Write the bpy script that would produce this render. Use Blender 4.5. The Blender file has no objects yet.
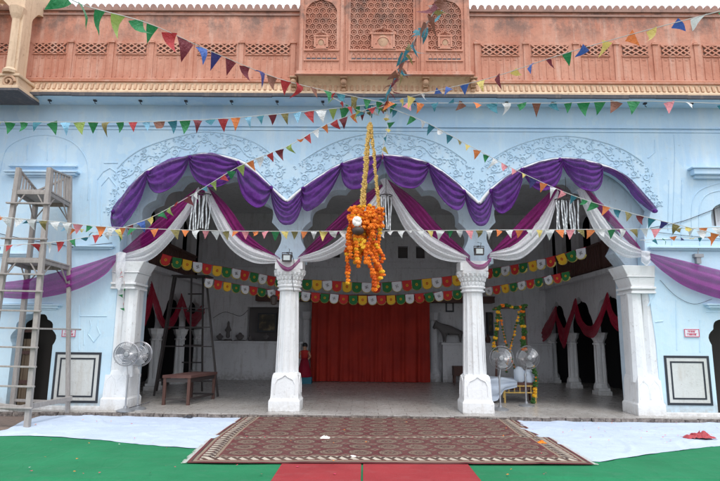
import bpy, bmesh, math, random
from mathutils import Vector, Matrix, noise
random.seed(7)
rnd = random.Random(11)
PI = math.pi
col = bpy.context.scene.collection
# ------------------------------------------------------------------ camera
f = 550.0; H = 1.6
R3 = (Matrix.Rotation(math.radians(.6), 3, 'Z') @ Matrix.Rotation(PI/2+math.radians(9.8), 3, 'X') @ Matrix.Rotation(math.radians(.55), 3, 'Z'))
cam = bpy.data.cameras.new('camera'); co = bpy.data.objects.new('camera', cam); col.objects.link(co)
co.matrix_world = Matrix.Translation((0, 0, H)) @ R3.to_4x4()
cam.sensor_width = 36; cam.lens = 36*f/720; cam.clip_end = 2000; cam.clip_start = .05
bpy.context.scene.camera = co
def ray(x, y): return R3 @ Vector(((x-360)/f, -(y-240.5)/f, -1))
O = Vector((0, 0, H))
def P(x, y, Y): d = ray(x, y); return O + d*(Y/d.y)
def PG(x, y, z=0): d = ray(x, y); return O + d*((z-H)/d.z)
def PX(x, y, X): d = ray(x, y); return O + d*(X/d.x)
F = 11.36; ZF = .09; B = 19.35; XL = -5.65; XR = 6.3
# ------------------------------------------------------------------ materials
def mat(name, color, rough=.6, metal=0., build=None, **kw):
    m = bpy.data.materials.new(name); m.use_nodes = True
    nt = m.node_tree; b = nt.nodes['Principled BSDF']
    b.inputs['Base Color'].default_value = (*color, 1); b.inputs['Roughness'].default_value = rough; b.inputs['Metallic'].default_value = metal
    if 'spec' in kw: b.inputs['Specular IOR Level'].default_value = kw['spec']
    if build: build(NT(nt, b))
    return m
class NT:
    def __init__(s, nt, b): s.nt = nt; s.b = b
    def n(s, t, **kw):
        o = s.nt.nodes.new(t)
        for k, v in kw.items():
            if k.startswith('i_'):
                k2 = k[2:]; o.inputs[int(k2) if k2.isdigit() else k2.replace('_', ' ')].default_value = v
            else: setattr(o, k, v)
        return o
    def l(s, a, b): s.nt.links.new(a, b)
    def coord(s, which='Object', scale=(1, 1, 1)):
        c = s.n('ShaderNodeTexCoord'); m = s.n('ShaderNodeMapping'); m.inputs['Scale'].default_value = scale
        s.l(c.outputs[which], m.inputs['Vector']); return m.outputs[0]
    def noise(s, scale, detail=5, rough=.6, vec=None):
        o = s.n('ShaderNodeTexNoise'); o.inputs['Scale'].default_value = scale; o.inputs['Detail'].default_value = detail; o.inputs['Roughness'].default_value = rough
        if vec: s.l(vec, o.inputs['Vector'])
        return o.outputs['Fac']
    def ramp(s, fac, stops):
        r = s.n('ShaderNodeValToRGB'); s.l(fac, r.inputs[0])
        while len(r.color_ramp.elements) < len(stops): r.color_ramp.elements.new(.5)
        for e, (p, c) in zip(r.color_ramp.elements, stops):
            e.position = p; e.color = (*c, 1) if not isinstance(c, (int, float)) else (c, c, c, 1)
        return r.outputs[0]
    def mix(s, fac, a, b, blend='MIX'):
        o = s.n('ShaderNodeMix', data_type='RGBA', blend_type=blend)
        for sock, v in ((o.inputs[0], fac), (o.inputs[6], a), (o.inputs[7], b)):
            if hasattr(v, 'node'): s.l(v, sock)
            elif isinstance(v, (int, float)): sock.default_value = v
            else: sock.default_value = (*v, 1)
        return o.outputs[2]
    def math(s, op, a, b=0., c=0.):
        o = s.n('ShaderNodeMath', operation=op)
        for i, v in enumerate((a, b, c)):
            if hasattr(v, 'node'): s.l(v, o.inputs[i])
            else: o.inputs[i].default_value = v
        return o.outputs[0]
    def bump(s, h, strength=.3, dist=.02):
        o = s.n('ShaderNodeBump'); o.inputs['Strength'].default_value = strength; o.inputs['Distance'].default_value = dist
        s.l(h, o.inputs['Height']); s.l(o.outputs[0], s.b.inputs['Normal'])
    def color(s, c): s.l(c, s.b.inputs['Base Color'])
def wcoord(n, scale=(1, 1, 1)):
    g = n.n('ShaderNodeNewGeometry'); m = n.n('ShaderNodeMapping'); m.inputs['Scale'].default_value = scale
    n.l(g.outputs['Position'], m.inputs['Vector']); return m.outputs[0]
def b_blue(n):
    v = wcoord(n); st = wcoord(n, (2.2, 2.2, .28))
    big = n.noise(.7, 6, .6, v); fine = n.noise(9, 6, .7, v); streak = n.noise(1.6, 7, .65, st)
    c = n.mix(n.ramp(big, [(.33, 0), (.68, 1)]), (.41, .595, .775), (.51, .69, .83))
    c = n.mix(n.ramp(streak, [(.5, 0), (.72, .75)]), c, (.62, .73, .80))
    # whitewash worn through near the ground
    g = n.n('ShaderNodeNewGeometry'); sp = n.n('ShaderNodeSeparateXYZ'); n.l(g.outputs['Position'], sp.inputs[0])
    zz = n.math('ADD', sp.outputs[2], n.math('MULTIPLY', n.math('SUBTRACT', big, .5), 1.6))
    low = n.n('ShaderNodeMapRange', interpolation_type='SMOOTHSTEP'); low.inputs[1].default_value = 5.6; low.inputs[2].default_value = .6; n.l(zz, low.inputs[0])
    c = n.mix(n.math('MULTIPLY', low.outputs[0], .6), c, (.60, .765, .84))
    c = n.mix(n.ramp(fine, [(.55, 0), (.8, .5)]), c, (.48, .54, .58))
    spots = n.noise(3.2, 9, .8, v)
    c = n.mix(n.ramp(spots, [(.64, 0), (.72, .6)]), c, (.2, .25, .3)); pat = n.noise(1.9, 3, .5, v); c = n.mix(n.ramp(pat, [(.60, 0), (.615, .35)]), c, (.60, .74, .82))
    foot = n.n('ShaderNodeMapRange', interpolation_type='SMOOTHSTEP'); foot.inputs[1].default_value = .55; foot.inputs[2].default_value = 0; n.l(sp.outputs[2], foot.inputs[0])
    c = n.mix(n.math('MULTIPLY', foot.outputs[0], n.ramp(fine, [(.3, .25), (.6, .8)])), c, (.33, .28, .24))
    n.color(c); n.bump(n.math('ADD', n.math('MULTIPLY', fine, .5), streak), .35, .03)
def b_white(tint, dirt, foot_h=.5):
    def g_(n):
        v = wcoord(n); st = wcoord(n, (3, 3, .4))
        a = n.noise(1.3, 6, .6, v); b = n.noise(12, 6, .7, v); s_ = n.noise(2.5, 7, .7, st)
        c = n.mix(n.ramp(a, [(.35, 0), (.7, 1)]), tint, tuple(x*.86 for x in tint))
        c = n.mix(n.ramp(s_, [(.52, 0), (.75, .7)]), c, dirt)
        c = n.mix(n.ramp(b, [(.58, 0), (.76, .6)]), c, tuple(x*.7 for x in dirt))
        sp_ = n.noise(4.5, 10, .82, v); c = n.mix(n.ramp(sp_, [(.60, 0), (.66, .65)]), c, tuple(x*.62 for x in dirt))
        g0 = n.n('ShaderNodeNewGeometry'); s0 = n.n('ShaderNodeSeparateXYZ'); n.l(g0.outputs['Position'], s0.inputs[0]); ft = n.n('ShaderNodeMapRange', interpolation_type='SMOOTHSTEP'); ft.inputs[1].default_value = foot_h; ft.inputs[2].default_value = 0; n.l(s0.outputs[2], ft.inputs[0])
        c = n.mix(n.math('MULTIPLY', ft.outputs[0], n.ramp(b, [(.35, .1), (.6, .9)])), c, tuple(x*.7 for x in dirt))
        n.color(c); n.bump(n.math('ADD', n.math('ADD', b, s_), n.math('MULTIPLY', sp_, 1.5)), .4, .02)
    return g_
def b_sand(n):
    v = wcoord(n); st = wcoord(n, (3.5, 3.5, .35))
    a = n.noise(1.1, 7, .65, v); b = n.noise(14, 6, .7, v); s_ = n.noise(1.5, 8, .7, st)
    c = n.mix(n.ramp(a, [(.33, 0), (.66, 1)]), (.46, .185, .12), (.58, .29, .205))
    c = n.mix(n.ramp(s_, [(.50, 0), (.68, .65)]), c, (.62, .42, .34))
    c = n.mix(n.ramp(b, [(.55, 0), (.75, .55)]), c, (.20, .09, .065))
    g = n.n('ShaderNodeNewGeometry'); sp = n.n('ShaderNodeSeparateXYZ'); n.l(g.outputs['Position'], sp.inputs[0])
    zt = n.n('ShaderNodeMapRange', interpolation_type='SMOOTHSTEP'); zt.inputs[1].default_value = 7.7; zt.inputs[2].default_value = 8.4; n.l(sp.outputs[2], zt.inputs[0])
    bl = n.noise(2.6, 8, .72, wcoord(n, (1, 1, .8)))
    c = n.mix(n.math('MULTIPLY', zt.outputs[0], n.ramp(bl, [(.45, 0), (.62, .75)])), c, (.13, .10, .09))
    n.color(c); n.bump(n.math('ADD', b, s_), .45, .025)
def b_ground(n):
    v = wcoord(n); a = n.noise(.8, 6, .6, v); b = n.noise(18, 6, .7, v)
    c = n.mix(n.ramp(a, [(.3, 0), (.7, 1)]), (.17, .115, .09), (.27, .20, .165)); c = n.mix(n.ramp(b, [(.5, 0), (.75, .6)]), c, (.10, .08, .07))
    br = n.n('ShaderNodeTexBrick'); n.l(v, br.inputs['Vector']); br.inputs['Scale'].default_value = 1.6; br.inputs['Mortar Size'].default_value = .012
    c = n.mix(n.math('MULTIPLY', br.outputs['Fac'], .7), c, (.06, .05, .045)); n.color(c); n.bump(b, .4, .02)
def b_marble(n):
    v = wcoord(n); a = n.noise(1.2, 8, .7, v); b = n.noise(6, 7, .75, v)
    c = n.mix(n.ramp(a, [(.35, 0), (.65, 1)]), (.36, .335, .31), (.50, .48, .46))
    c = n.mix(n.ramp(b, [(.5, 0), (.72, .7)]), c, (.20, .17, .15))
    br = n.n('ShaderNodeTexBrick'); n.l(v, br.inputs['Vector']); br.inputs['Scale'].default_value = .9; br.inputs['Mortar Size'].default_value = .006
    c = n.mix(n.math('MULTIPLY', br.outputs['Fac'], .7), c, (.12, .10, .09)); n.color(c); n.bump(b, .15, .01)
    n.l(n.ramp(b, [(.3, .18), (.7, .45)]), n.b.inputs['Roughness'])
def b_cloth(c1, c2, sc=60):
    def g_(n):
        v = n.coord('Object'); a = n.noise(1.5, 5, .6, v); b = n.noise(sc, 3, .6, v)
        n.color(n.mix(n.ramp(a, [(.3, 0), (.7, 1)]), c1, c2)); n.bump(n.math('ADD', n.math('MULTIPLY', b, .15), n.noise(7, 4, .6, v)), .35, .02)
    return g_
def sheer(name, c1, c2, alpha, trans=.35, rough=.55):
    def g_(n):
        v = n.coord('Object'); a = n.noise(2.2, 5, .6, v); b = n.noise(90, 2, .5, v)
        cc = n.mix(n.ramp(a, [(.3, 0), (.7, 1)]), c1, c2); n.color(cc); n.bump(n.math('ADD', n.noise(9, 7, .75, v), n.math('MULTIPLY', n.noise(55, 3, .6, v), .3)), .7, .03)
        n.b.inputs['Sheen Weight'].default_value = .08; n.b.inputs['Specular IOR Level'].default_value = .2
        out = n.nt.nodes['Material Output']; t = n.n('ShaderNodeBsdfTranslucent'); n.l(cc, t.inputs[0])
        m1 = n.n('ShaderNodeMixShader', i_0=trans); n.l(n.b.outputs[0], m1.inputs[1]); n.l(t.outputs[0], m1.inputs[2])
        tr = n.n('ShaderNodeBsdfTransparent'); m2 = n.n('ShaderNodeMixShader')
        n.l(n.math('MULTIPLY', n.ramp(b, [(.35, .7), (.65, 1.)]), alpha), m2.inputs[0]); n.l(tr.outputs[0], m2.inputs[1]); n.l(m1.outputs[0], m2.inputs[2]); n.l(m2.outputs[0], out.inputs[0])
    return mat(name, c1, rough, build=g_)
def b_wood(c1, c2, sc=(1, 1, 1)):
    def g_(n):
        v = n.coord('Object', sc); a = n.noise(3, 8, .75, v); b = n.noise(30, 5, .7, v)
        c = n.mix(n.ramp(a, [(.3, 0), (.7, 1)]), c1, c2); n.color(n.mix(n.ramp(b, [(.5, 0), (.8, .5)]), c, tuple(x*.5 for x in c1))); n.bump(n.math('ADD', a, b), .5, .01)
    return g_
def b_foil(n):
    v = n.coord('Object'); b = n.noise(25, 3, .6, v); n.bump(b, .6, .02)
M = {}
M['blue'] = mat('blue_paint', (.35, .55, .75), .85, build=b_blue)
M['white'] = mat('whitewashed_stone', (.6, .65, .7), .7, build=b_white((.82, .83, .84), (.60, .56, .52), .30))
M['relief'] = mat('plaster_relief', (.4, .6, .75), .8, build=b_white((.49, .67, .81), (.34, .45, .55)))
M['inwall'] = mat('interior_plaster', (.5, .5, .52), .8, build=b_white((.68, .685, .71), (.33, .30, .29)))
M['soffit'] = mat('soffit_plaster', (.5, .6, .7), .8, build=b_white((.56, .68, .78), (.34, .38, .42)))
M['sand'] = mat('red_sandstone', (.45, .18, .12), .85, build=b_sand)
M['screenshade'] = mat('screen_recess_shade', (.2, .12, .1), .9, build=b_white((.17, .105, .085), (.07, .055, .05)))  # darker sandstone tone, shade of the screen recesses put into the colour
M['cresting'] = mat('weathered_cresting', (.3, .2, .18), .9, build=b_white((.36, .22, .18), (.12, .09, .085)))
M['cream'] = mat('cream_limewash', (.7, .55, .38), .8, build=b_white((.70, .52, .36), (.32, .19, .12)))
M['creamdark'] = mat('ledge_limewash', (.6, .4, .28), .85, build=b_white((.54, .34, .22), (.24, .12, .08)))
M['edge'] = mat('dark_edge', (.07, .07, .08), .9, build=b_white((.085, .085, .10), (.2, .17, .15)))  # near-black tone for the eave and pavilion lips and the arcade fills
M['ground'] = mat('ground_stone', (.2, .15, .12), .85, build=b_ground)
M['marble'] = mat('marble_floor', (.45, .43, .42), .4, build=b_marble)
M['kerb'] = mat('rough_kerb_stone', (.3, .27, .24), .9, build=b_white((.34, .29, .26), (.08, .065, .06)))
M['black'] = mat('passage_shade', (.008, .008, .010), .9)  # black colour stands for the darkness of the side passages
M['doordark'] = mat('recess_shade', (.035, .028, .024), .9)  # shade of the doorways is put into this dark colour
M['ink'] = mat('black_inlay', (.02, .025, .035), .5)
M['panelwhite'] = mat('white_panel', (.6, .6, .58), .7, build=b_white((.62, .63, .61), (.45, .40, .34)))
def b_felt(c1, c2, dust):
    def g_(n):
        v = wcoord(n); a = n.noise(1.1, 6, .65, v); d = n.noise(3.5, 8, .75, wcoord(n, (1, 2.2, 1))); e = n.noise(160, 2, .6, v); l = n.noise(26, 4, .7, v)
        c = n.mix(n.ramp(a, [(.3, 0), (.7, 1)]), c1, c2); c = n.mix(n.ramp(d, [(.5, 0), (.78, .5)]), c, dust); c = n.mix(n.ramp(l, [(.62, 0), (.75, .4)]), c, tuple(x*.55 for x in c1))
        c = n.mix(n.ramp(e, [(.3, .35), (.6, 0)]), c, tuple(x*.5 for x in c1))
        w = n.n('ShaderNodeTexWave', i_Scale=1.1, i_Distortion=9., i_Detail=4.); n.l(v, w.inputs[0])
        n.color(c); n.bump(n.math('ADD', n.math('ADD', n.math('MULTIPLY', e, .25), n.math('MULTIPLY', n.ramp(w.outputs['Fac'], [(.86, 0), (.97, 1)]), .25)), a), .6, .02)
    return g_
M['redfelt'] = mat('red_felt', (.35, .02, .03), .95, build=b_felt((.27, .018, .024), (.36, .03, .036), (.34, .10, .10)))
M['green'] = mat('green_felt', (.01, .2, .07), .95, build=b_felt((.004, .165, .062), (.010, .225, .09), (.07, .20, .12)))
M['floorsheet'] = mat('floor_sheet', (.6, .65, .7), .9, build=b_felt((.50, .59, .74), (.59, .68, .82), (.42, .45, .52)))
M['whitecloth'] = mat('white_cloth', (.7, .72, .8), .9, build=b_cloth((.52, .59, .70), (.60, .67, .76)))
M['purple'] = sheer('purple_satin', (.085, .012, .165), (.16, .028, .30), 1.0, .18, .75)
M['magenta'] = sheer('magenta_sheer', (.25, .005, .15), (.35, .010, .21), .95, .3)
M['violet'] = sheer('violet_sheer', (.23, .012, .20), (.33, .022, .28), .95, .3)
M['sheerwhite'] = sheer('white_sheer', (.90, .91, .95), (.94, .94, .96), 1.0, .35)
M['crimson'] = sheer('crimson_cloth', (.34, .006, .03), (.46, .012, .05), 1.0, .25)
M['curtain'] = mat('red_curtain', (.30, .012, .01), .8, build=b_cloth((.25, .010, .005), (.40, .022, .008)))
M['oldwood'] = mat('weathered_wood', (.3, .27, .25), .9, build=b_wood((.26, .235, .22), (.42, .39, .37), (6, 6, 1.2)))
M['brownwood'] = mat('brown_wood', (.12, .05, .03), .6, build=b_wood((.07, .030, .024), (.12, .055, .042), (5, 5, 1)))
M['tan'] = mat('tan_door_wood', (.16, .10, .06), .7, build=b_wood((.13, .085, .05), (.20, .14, .09), (6, 6, .6)))
M['iron'] = mat('dark_iron', (.05, .042, .042), .55, .2)
M['steel'] = mat('steel', (.45, .45, .47), .35, .9)
M['greyplastic'] = mat('grey_enamel', (.30, .31, .32), .4)
M['greymetal'] = mat('grey_fan_metal', (.30, .31, .33), .45, .5)
M['redcushion'] = mat('red_cushion', (.22, .05, .04), .85, build=b_cloth((.07, .025, .024), (.14, .07, .058)))
M['gold'] = mat('gold_rope', (.62, .42, .13), .5, .35, build=b_foil)
M['orange'] = mat('marigold_orange', (.80, .20, .01), .8, build=b_cloth((.72, .15, .006), (.88, .28, .015), 80))
M['deeporange'] = mat('marigold_deep', (.55, .09, .004), .8)
M['yellow'] = mat('marigold_yellow', (.75, .42, .02), .8)
M['leafgreen'] = mat('leaf_green', (.035, .11, .02), .7)
M['whiteflower'] = mat('white_flower', (.8, .78, .74), .7)
M['pot'] = mat('dark_clay', (.05, .035, .03), .6)
M['foilsilver'] = mat('silver_foil', (.72, .74, .76), .35, .35, build=b_foil)
M['glass'] = mat('lamp_glass', (.5, .55, .56), .12)
M['skin'] = mat('painted_skin', (.45, .24, .15), .6)
M['signwhite'] = mat('sign_white', (.68, .70, .76), .6)
M['signred'] = mat('sign_red', (.60, .05, .12), .6)
M['cord'] = mat('white_cord', (.55, .55, .52), .7)
M['darkcord'] = mat('dark_cable', (.04, .04, .05), .6)
M['hair'] = mat('black_hair', (.01, .01, .01), .5)
M['teal'] = mat('teal_cloth', (.02, .14, .20), .7)
M['cowgrey'] = mat('grey_stone_statue', (.13, .12, .12), .7)
M['ptg'] = mat('painting', (.1, .08, .05), .6, build=lambda n: n.color(n.ramp(n.noise(4, 4, .6, n.coord('Object', (1, 1, 1))), [(.3, (.012, .012, .015)), (.5, (.06, .05, .035)), (.62, (.17, .13, .07)), (.75, (.26, .21, .14))])))
def b_flag(c):
    def g_(n):
        a = n.noise(3, 4, .6, n.coord('Object')); n.color(n.mix(n.ramp(a, [(.35, 0), (.65, .55)]), c, tuple(min(1, x*1.5+.05) for x in c))); n.bump(n.noise(6, 4, .6, n.coord('Object')), .7, .05)
        t = n.n('ShaderNodeBsdfTranslucent'); t.inputs[0].default_value = (*c, 1); m = n.n('ShaderNodeMixShader', i_0=.3); n.l(n.b.outputs[0], m.inputs[1]); n.l(t.outputs[0], m.inputs[2]); n.l(m.outputs[0], n.nt.nodes['Material Output'].inputs[0])
    return g_
FC = {'fgreen': (.012, .20, .06), 'fred': (.42, .03, .035), 'fmaroon': (.16, .018, .03), 'fblue': (.04, .11, .38), 'fteal': (.02, .17, .22), 'forange': (.75, .20, .05),
      'fwhite': (.72, .75, .74), 'folive': (.20, .17, .05), 'fyellow': (.70, .55, .16), 'fpink': (.72, .25, .28), 'fsky': (.22, .48, .66), 'fnavy': (.03, .03, .16), 'fbrown': (.20, .08, .05), 'flime': (.30, .42, .10)}
for k, c in FC.items():
    M[k] = mat('foil_' + k[1:], c, .36, .12, build=b_flag(c))
for k, c in {'tred': (.42, .018, .016), 'tgreen': (.01, .12, .03), 'tyellow': (.60, .34, .015), 'twhite': (.55, .55, .58)}.items():
    M[k] = mat('cloth_' + k[1:], c, .8)
# ------------------------------------------------------------------ mesh helpers
class MB:
    def __init__(s): s.v = []; s.f = []; s.uv = None; s.mi = []
    def add(s, vs, fs, mi=0):
        o = len(s.v); s.v += [Vector(v) for v in vs]; s.f += [tuple(i+o for i in q) for q in fs]; s.mi += [mi]*len(fs)
    def box(s, c, d, rz=0, mi=0):
        x, y, z = d[0]/2, d[1]/2, d[2]/2; r = Matrix.Rotation(rz, 3, 'Z'); c = Vector(c)
        vs = [c + r @ Vector((i*x, j*y, k*z)) for i in (-1, 1) for j in (-1, 1) for k in (-1, 1)]
        s.add(vs, [(0, 1, 3, 2), (4, 6, 7, 5), (0, 4, 5, 1), (2, 3, 7, 6), (0, 2, 6, 4), (1, 5, 7, 3)], mi)
    def b2(s, a, b, mi=0): s.box([(a[i]+b[i])/2 for i in range(3)], [abs(b[i]-a[i]) for i in range(3)], mi=mi)
    def bar(s, a, b, w, d=None, mi=0, up=(0, 0, 1)):
        a = Vector(a); b = Vector(b); d = d or w; t = (b-a)
        if t.length < 1e-6: return
        t.normalize(); u = Vector(up)
        if abs(t.dot(u)) > .95: u = Vector((0, 1, 0))
        x = t.cross(u).normalized(); y = x.cross(t).normalized()
        vs = [p + x*i*w/2 + y*j*d/2 for p in (a, b) for i, j in ((-1, -1), (1, -1), (1, 1), (-1, 1))]
        s.add(vs, [(3, 2, 1, 0), (4, 5, 6, 7), (0, 1, 5, 4), (1, 2, 6, 5), (2, 3, 7, 6), (3, 0, 4, 7)], mi)
    def tube(s, pts, r, n=6, mi=0, closed=False, taper=None):
        pts = [Vector(p) for p in pts]; N = len(pts); vs = []
        for i, p in enumerate(pts):
            t = (pts[(i+1) % N if closed else min(i+1, N-1)] - pts[(i-1) % N if closed else max(i-1, 0)])
            if t.length < 1e-9: t = Vector((0, 0, 1))
            t.normalize(); u = Vector((0, 1, 0)) if abs(t.y) < .9 else Vector((0, 0, 1))
            x = t.cross(u).normalized(); y = x.cross(t); rr = r if taper is None else taper[i]
            vs += [p + (x*math.cos(2*PI*k/n) + y*math.sin(2*PI*k/n))*rr for k in range(n)]
        fs = []
        for i in range(N if closed else N-1):
            j = (i+1) % N
            for k in range(n): fs.append((i*n+k, i*n+(k+1) % n, j*n+(k+1) % n, j*n+k))
        if not closed: fs += [tuple(range(n))[::-1], tuple(range((N-1)*n, N*n))]
        s.add(vs, fs, mi)
    def grid(s, nu, nv, fn, mi=0, uvfn=None):
        o = len(s.v); vs = [fn(i/nu, j/nv) for i in range(nu+1) for j in range(nv+1)]
        s.add(vs, [(i*(nv+1)+j, (i+1)*(nv+1)+j, (i+1)*(nv+1)+j+1, i*(nv+1)+j+1) for i in range(nu) for j in range(nv)], mi)
        if uvfn:
            if s.uv is None: s.uv = {}
            k = o
            for i in range(nu+1):
                for j in range(nv+1): s.uv[k] = uvfn(i/nu, j/nv); k += 1
    def lathe(s, c, prof, n=8, rot=0, sx=1, sy=1, mi=0):
        c = Vector(c); vs = []
        for r, z in prof: vs += [c + Vector((r*sx*math.cos(2*PI*(k+.5)/n+rot), r*sy*math.sin(2*PI*(k+.5)/n+rot), z)) for k in range(n)]
        fs = [(i*n+k, i*n+(k+1) % n, (i+1)*n+(k+1) % n, (i+1)*n+k) for i in range(len(prof)-1) for k in range(n)]
        fs += [tuple(range(n))[::-1], tuple(range((len(prof)-1)*n, len(prof)*n))]; s.add(vs, fs, mi)
    def ball(s, c, r, nu=6, nv=8, sx=1, sy=1, sz=1, mi=0, ruffle=0):
        c = Vector(c); vs = []
        for i in range(nu+1):
            th = PI*i/nu
            for k in range(nv):
                q = r*(1+(ruffle*(((k+i) % 2)-.5) if 0 < i < nu else 0)); ph = 2*PI*k/nv
                vs.append(c + Vector((q*sx*math.sin(th)*math.cos(ph), q*sy*math.sin(th)*math.sin(ph), q*sz*math.cos(th))))
        s.add(vs, [(i*nv+k, i*nv+(k+1) % nv, (i+1)*nv+(k+1) % nv, (i+1)*nv+k) for i in range(nu) for k in range(nv)], mi)
    def build(s, name, m, parent=None, smooth=False, loc=None, merge=False):
        me = bpy.data.meshes.new(name); org = Vector(loc) if loc is not None else Vector((0, 0, 0))
        if loc is None and parent is None and s.v:
            lo = [min(v[i] for v in s.v) for i in range(3)]; hi = [max(v[i] for v in s.v) for i in range(3)]
            org = Vector(((lo[0]+hi[0])/2, (lo[1]+hi[1])/2, lo[2]))
        if parent is not None and loc is None: org = Vector(parent_world(parent))
        me.from_pydata([v-org for v in s.v], [], s.f)
        ms = m if isinstance(m, (list, tuple)) else [m]
        for x in ms: me.materials.append(M[x] if isinstance(x, str) else x)
        for p, i in zip(me.polygons, s.mi): p.material_index = i; p.use_smooth = smooth
        if s.uv:
            ul = me.uv_layers.new(name='UVMap')
            for lp in me.loops: ul.data[lp.index].uv = s.uv.get(lp.vertex_index, (0, 0))
        me.validate(); me.update()
        bm = bmesh.new(); bm.from_mesh(me)
        bmesh.ops.dissolve_degenerate(bm, edges=bm.edges, dist=1e-6)
        if merge: bmesh.ops.remove_doubles(bm, verts=bm.verts, dist=1e-4)
        if not merge and not s.uv and len(bm.faces) < 30000: bmesh.ops.recalc_face_normals(bm, faces=bm.faces)
        bm.to_mesh(me); bm.free()
        o = bpy.data.objects.new(name, me); col.objects.link(o)
        if parent is not None:
            o.parent = parent; o.location = org - Vector(parent_world(parent))
        else: o.location = org
        o['_w'] = tuple(org)
        return o
def parent_world(p): return tuple(p['_w'])
def empty(name, loc, label=None, cat=None, group=None):
    o = bpy.data.objects.new(name, None); col.objects.link(o); o.location = loc; o['_w'] = tuple(Vector(loc)); o.empty_display_size = .1
    if label: tag(o, label, cat, group)
    return o
def tag(o, label=None, cat=None, group=None, kind=None):
    if label: o['label'] = label
    if cat: o['category'] = cat
    if group: o['group'] = group
    if kind: o['kind'] = kind
    return o
def crom(pts, n=8, closed=False):
    """smooth a list of tuples with Catmull-Rom"""
    pts = [tuple(p) for p in pts]; out = []
    N = len(pts)
    for i in range(N-1):
        p0 = pts[max(i-1, 0)]; p1 = pts[i]; p2 = pts[i+1]; p3 = pts[min(i+2, N-1)]
        for k in range(n):
            t = k/n
            out.append(tuple(.5*((2*b) + (-a+c)*t + (2*a-5*b+4*c-d)*t*t + (-a+3*b-3*c+d)*t**3) for a, b, c, d in zip(p0, p1, p2, p3)))
    out.append(pts[-1]); return out
def resample(pts, n):
    pts = [Vector(p) for p in pts]; L = [0]
    for a, b in zip(pts, pts[1:]): L.append(L[-1] + (b-a).length)
    out = []; j = 0
    for i in range(n+1):
        d = L[-1]*i/n
        while j < len(L)-2 and L[j+1] < d: j += 1
        t = (d-L[j])/max(L[j+1]-L[j], 1e-9); out.append(pts[j].lerp(pts[j+1], min(max(t, 0), 1)))
    return out
def plate(mb, outer, holes, fn, w0, w1, mi=0):
    """polygon (with holes) in (u,z), thick from w0 to w1, mapped by fn(u,w,z)"""
    bm = bmesh.new(); loops = []
    for lp in [outer]+holes:
        vs = [bm.verts.new((u, z, 0)) for u, z in lp]; loops.append(vs)
        for a, b in zip(vs, vs[1:]+vs[:1]): bm.edges.new((a, b))
    bmesh.ops.triangle_fill(bm, edges=bm.edges[:], use_beauty=True, use_dissolve=False)
    bm.verts.index_update(); vv = [(v.co.x, v.co.y) for v in bm.verts]; n = len(vv)
    fs = [tuple(v.index for v in q.verts) for q in bm.faces]; idx = [[v.index for v in l] for l in loops]
    bm.free()
    allf = fs + [tuple(i+n for i in q[::-1]) for q in fs]
    for l in idx:
        for a, b in zip(l, l[1:]+l[:1]): allf.append((a, b, b+n, a+n))
    mb.add([fn(u, w0, z) for u, z in vv] + [fn(u, w1, z) for u, z in vv], allf, mi)
fx = lambda u, w, z: (u, w, z)
fy = lambda u, w, z: (w, u, z)
def px2(x, y, Y):
    p = P(x, y, Y); return (p.x, p.z)
def foil_arch(xl, xr, zs, za, n=7, depth=.28, k=7):
    """multifoil arch intrados from (xl,zs) over the apex to (xr,zs)"""
    cx = (xl+xr)/2; a = (xr-xl)/2; b = za-zs; base = []
    for i in range(n+1):
        th = PI*(1-i/n); base.append(Vector((cx+a*math.cos(th), zs+b*(abs(math.sin(th))**.85)*.96)))
    out = []
    for i, (p, q) in enumerate(zip(base, base[1:])):
        d = q-p; nrm = Vector((-d.y, d.x)); c = Vector((cx, zs))
        if nrm.dot((p+q)/2-c) < 0: nrm = -nrm
        nrm.normalize()
        for j in range(k):
            t = j/k; pt = p+d*t+nrm*math.sin(PI*t)*d.length*depth
            if i == n//2 and n % 2: pt.y += .35*d.length*max(0, 1-abs(t-.5)*3)**1.4*.5
            out.append((pt.x, pt.y))
    out.append((base[-1].x, base[-1].y)); return out
# ------------------------------------------------------------------ cloth helper
def ribbon(mb, A, Bc, ns, nt, folds=4, amp=.03, bulge=.06, normal=(0, -1, 0), seed=0, pinA=True, sag=None, mi=0):
    """cloth between 3-D polylines A (upper) and Bc (lower); folds run along it and tighten at the ends"""
    A = resample(A, ns); Bb = resample(Bc, ns); N = Vector(normal); r = random.Random(seed); ph = r.random()*6; ph2 = r.random()*6
    def fn(s, t):
        i = min(int(round(s*ns)), ns); a = A[i]; b = Bb[i]; w = (b-a).length
        env = math.sin(PI*min(max(s, 0), 1))**.5
        tt = t + .06*math.sin(5*s+ph)*math.sin(PI*t)
        k = folds*tt*2*PI + ph + 1.2*math.sin(2.5*s+ph2)
        am = amp*(.35+.65*env)*min(1, w/.12+.15)
        off = bulge*env*math.sin(PI*(t**.8)) + am*(math.sin(k) + .45*math.sin(2.3*k+1.3*s*3+ph2)) + .5*amp*noise.noise(Vector((s*6+seed, t*5, seed))) + .35*amp*noise.noise(Vector((s*22+seed, t*9, seed)))
        return a.lerp(b, t) + N*(off+am*1.4)
    mb.grid(ns, nt, fn, mi)
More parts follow.
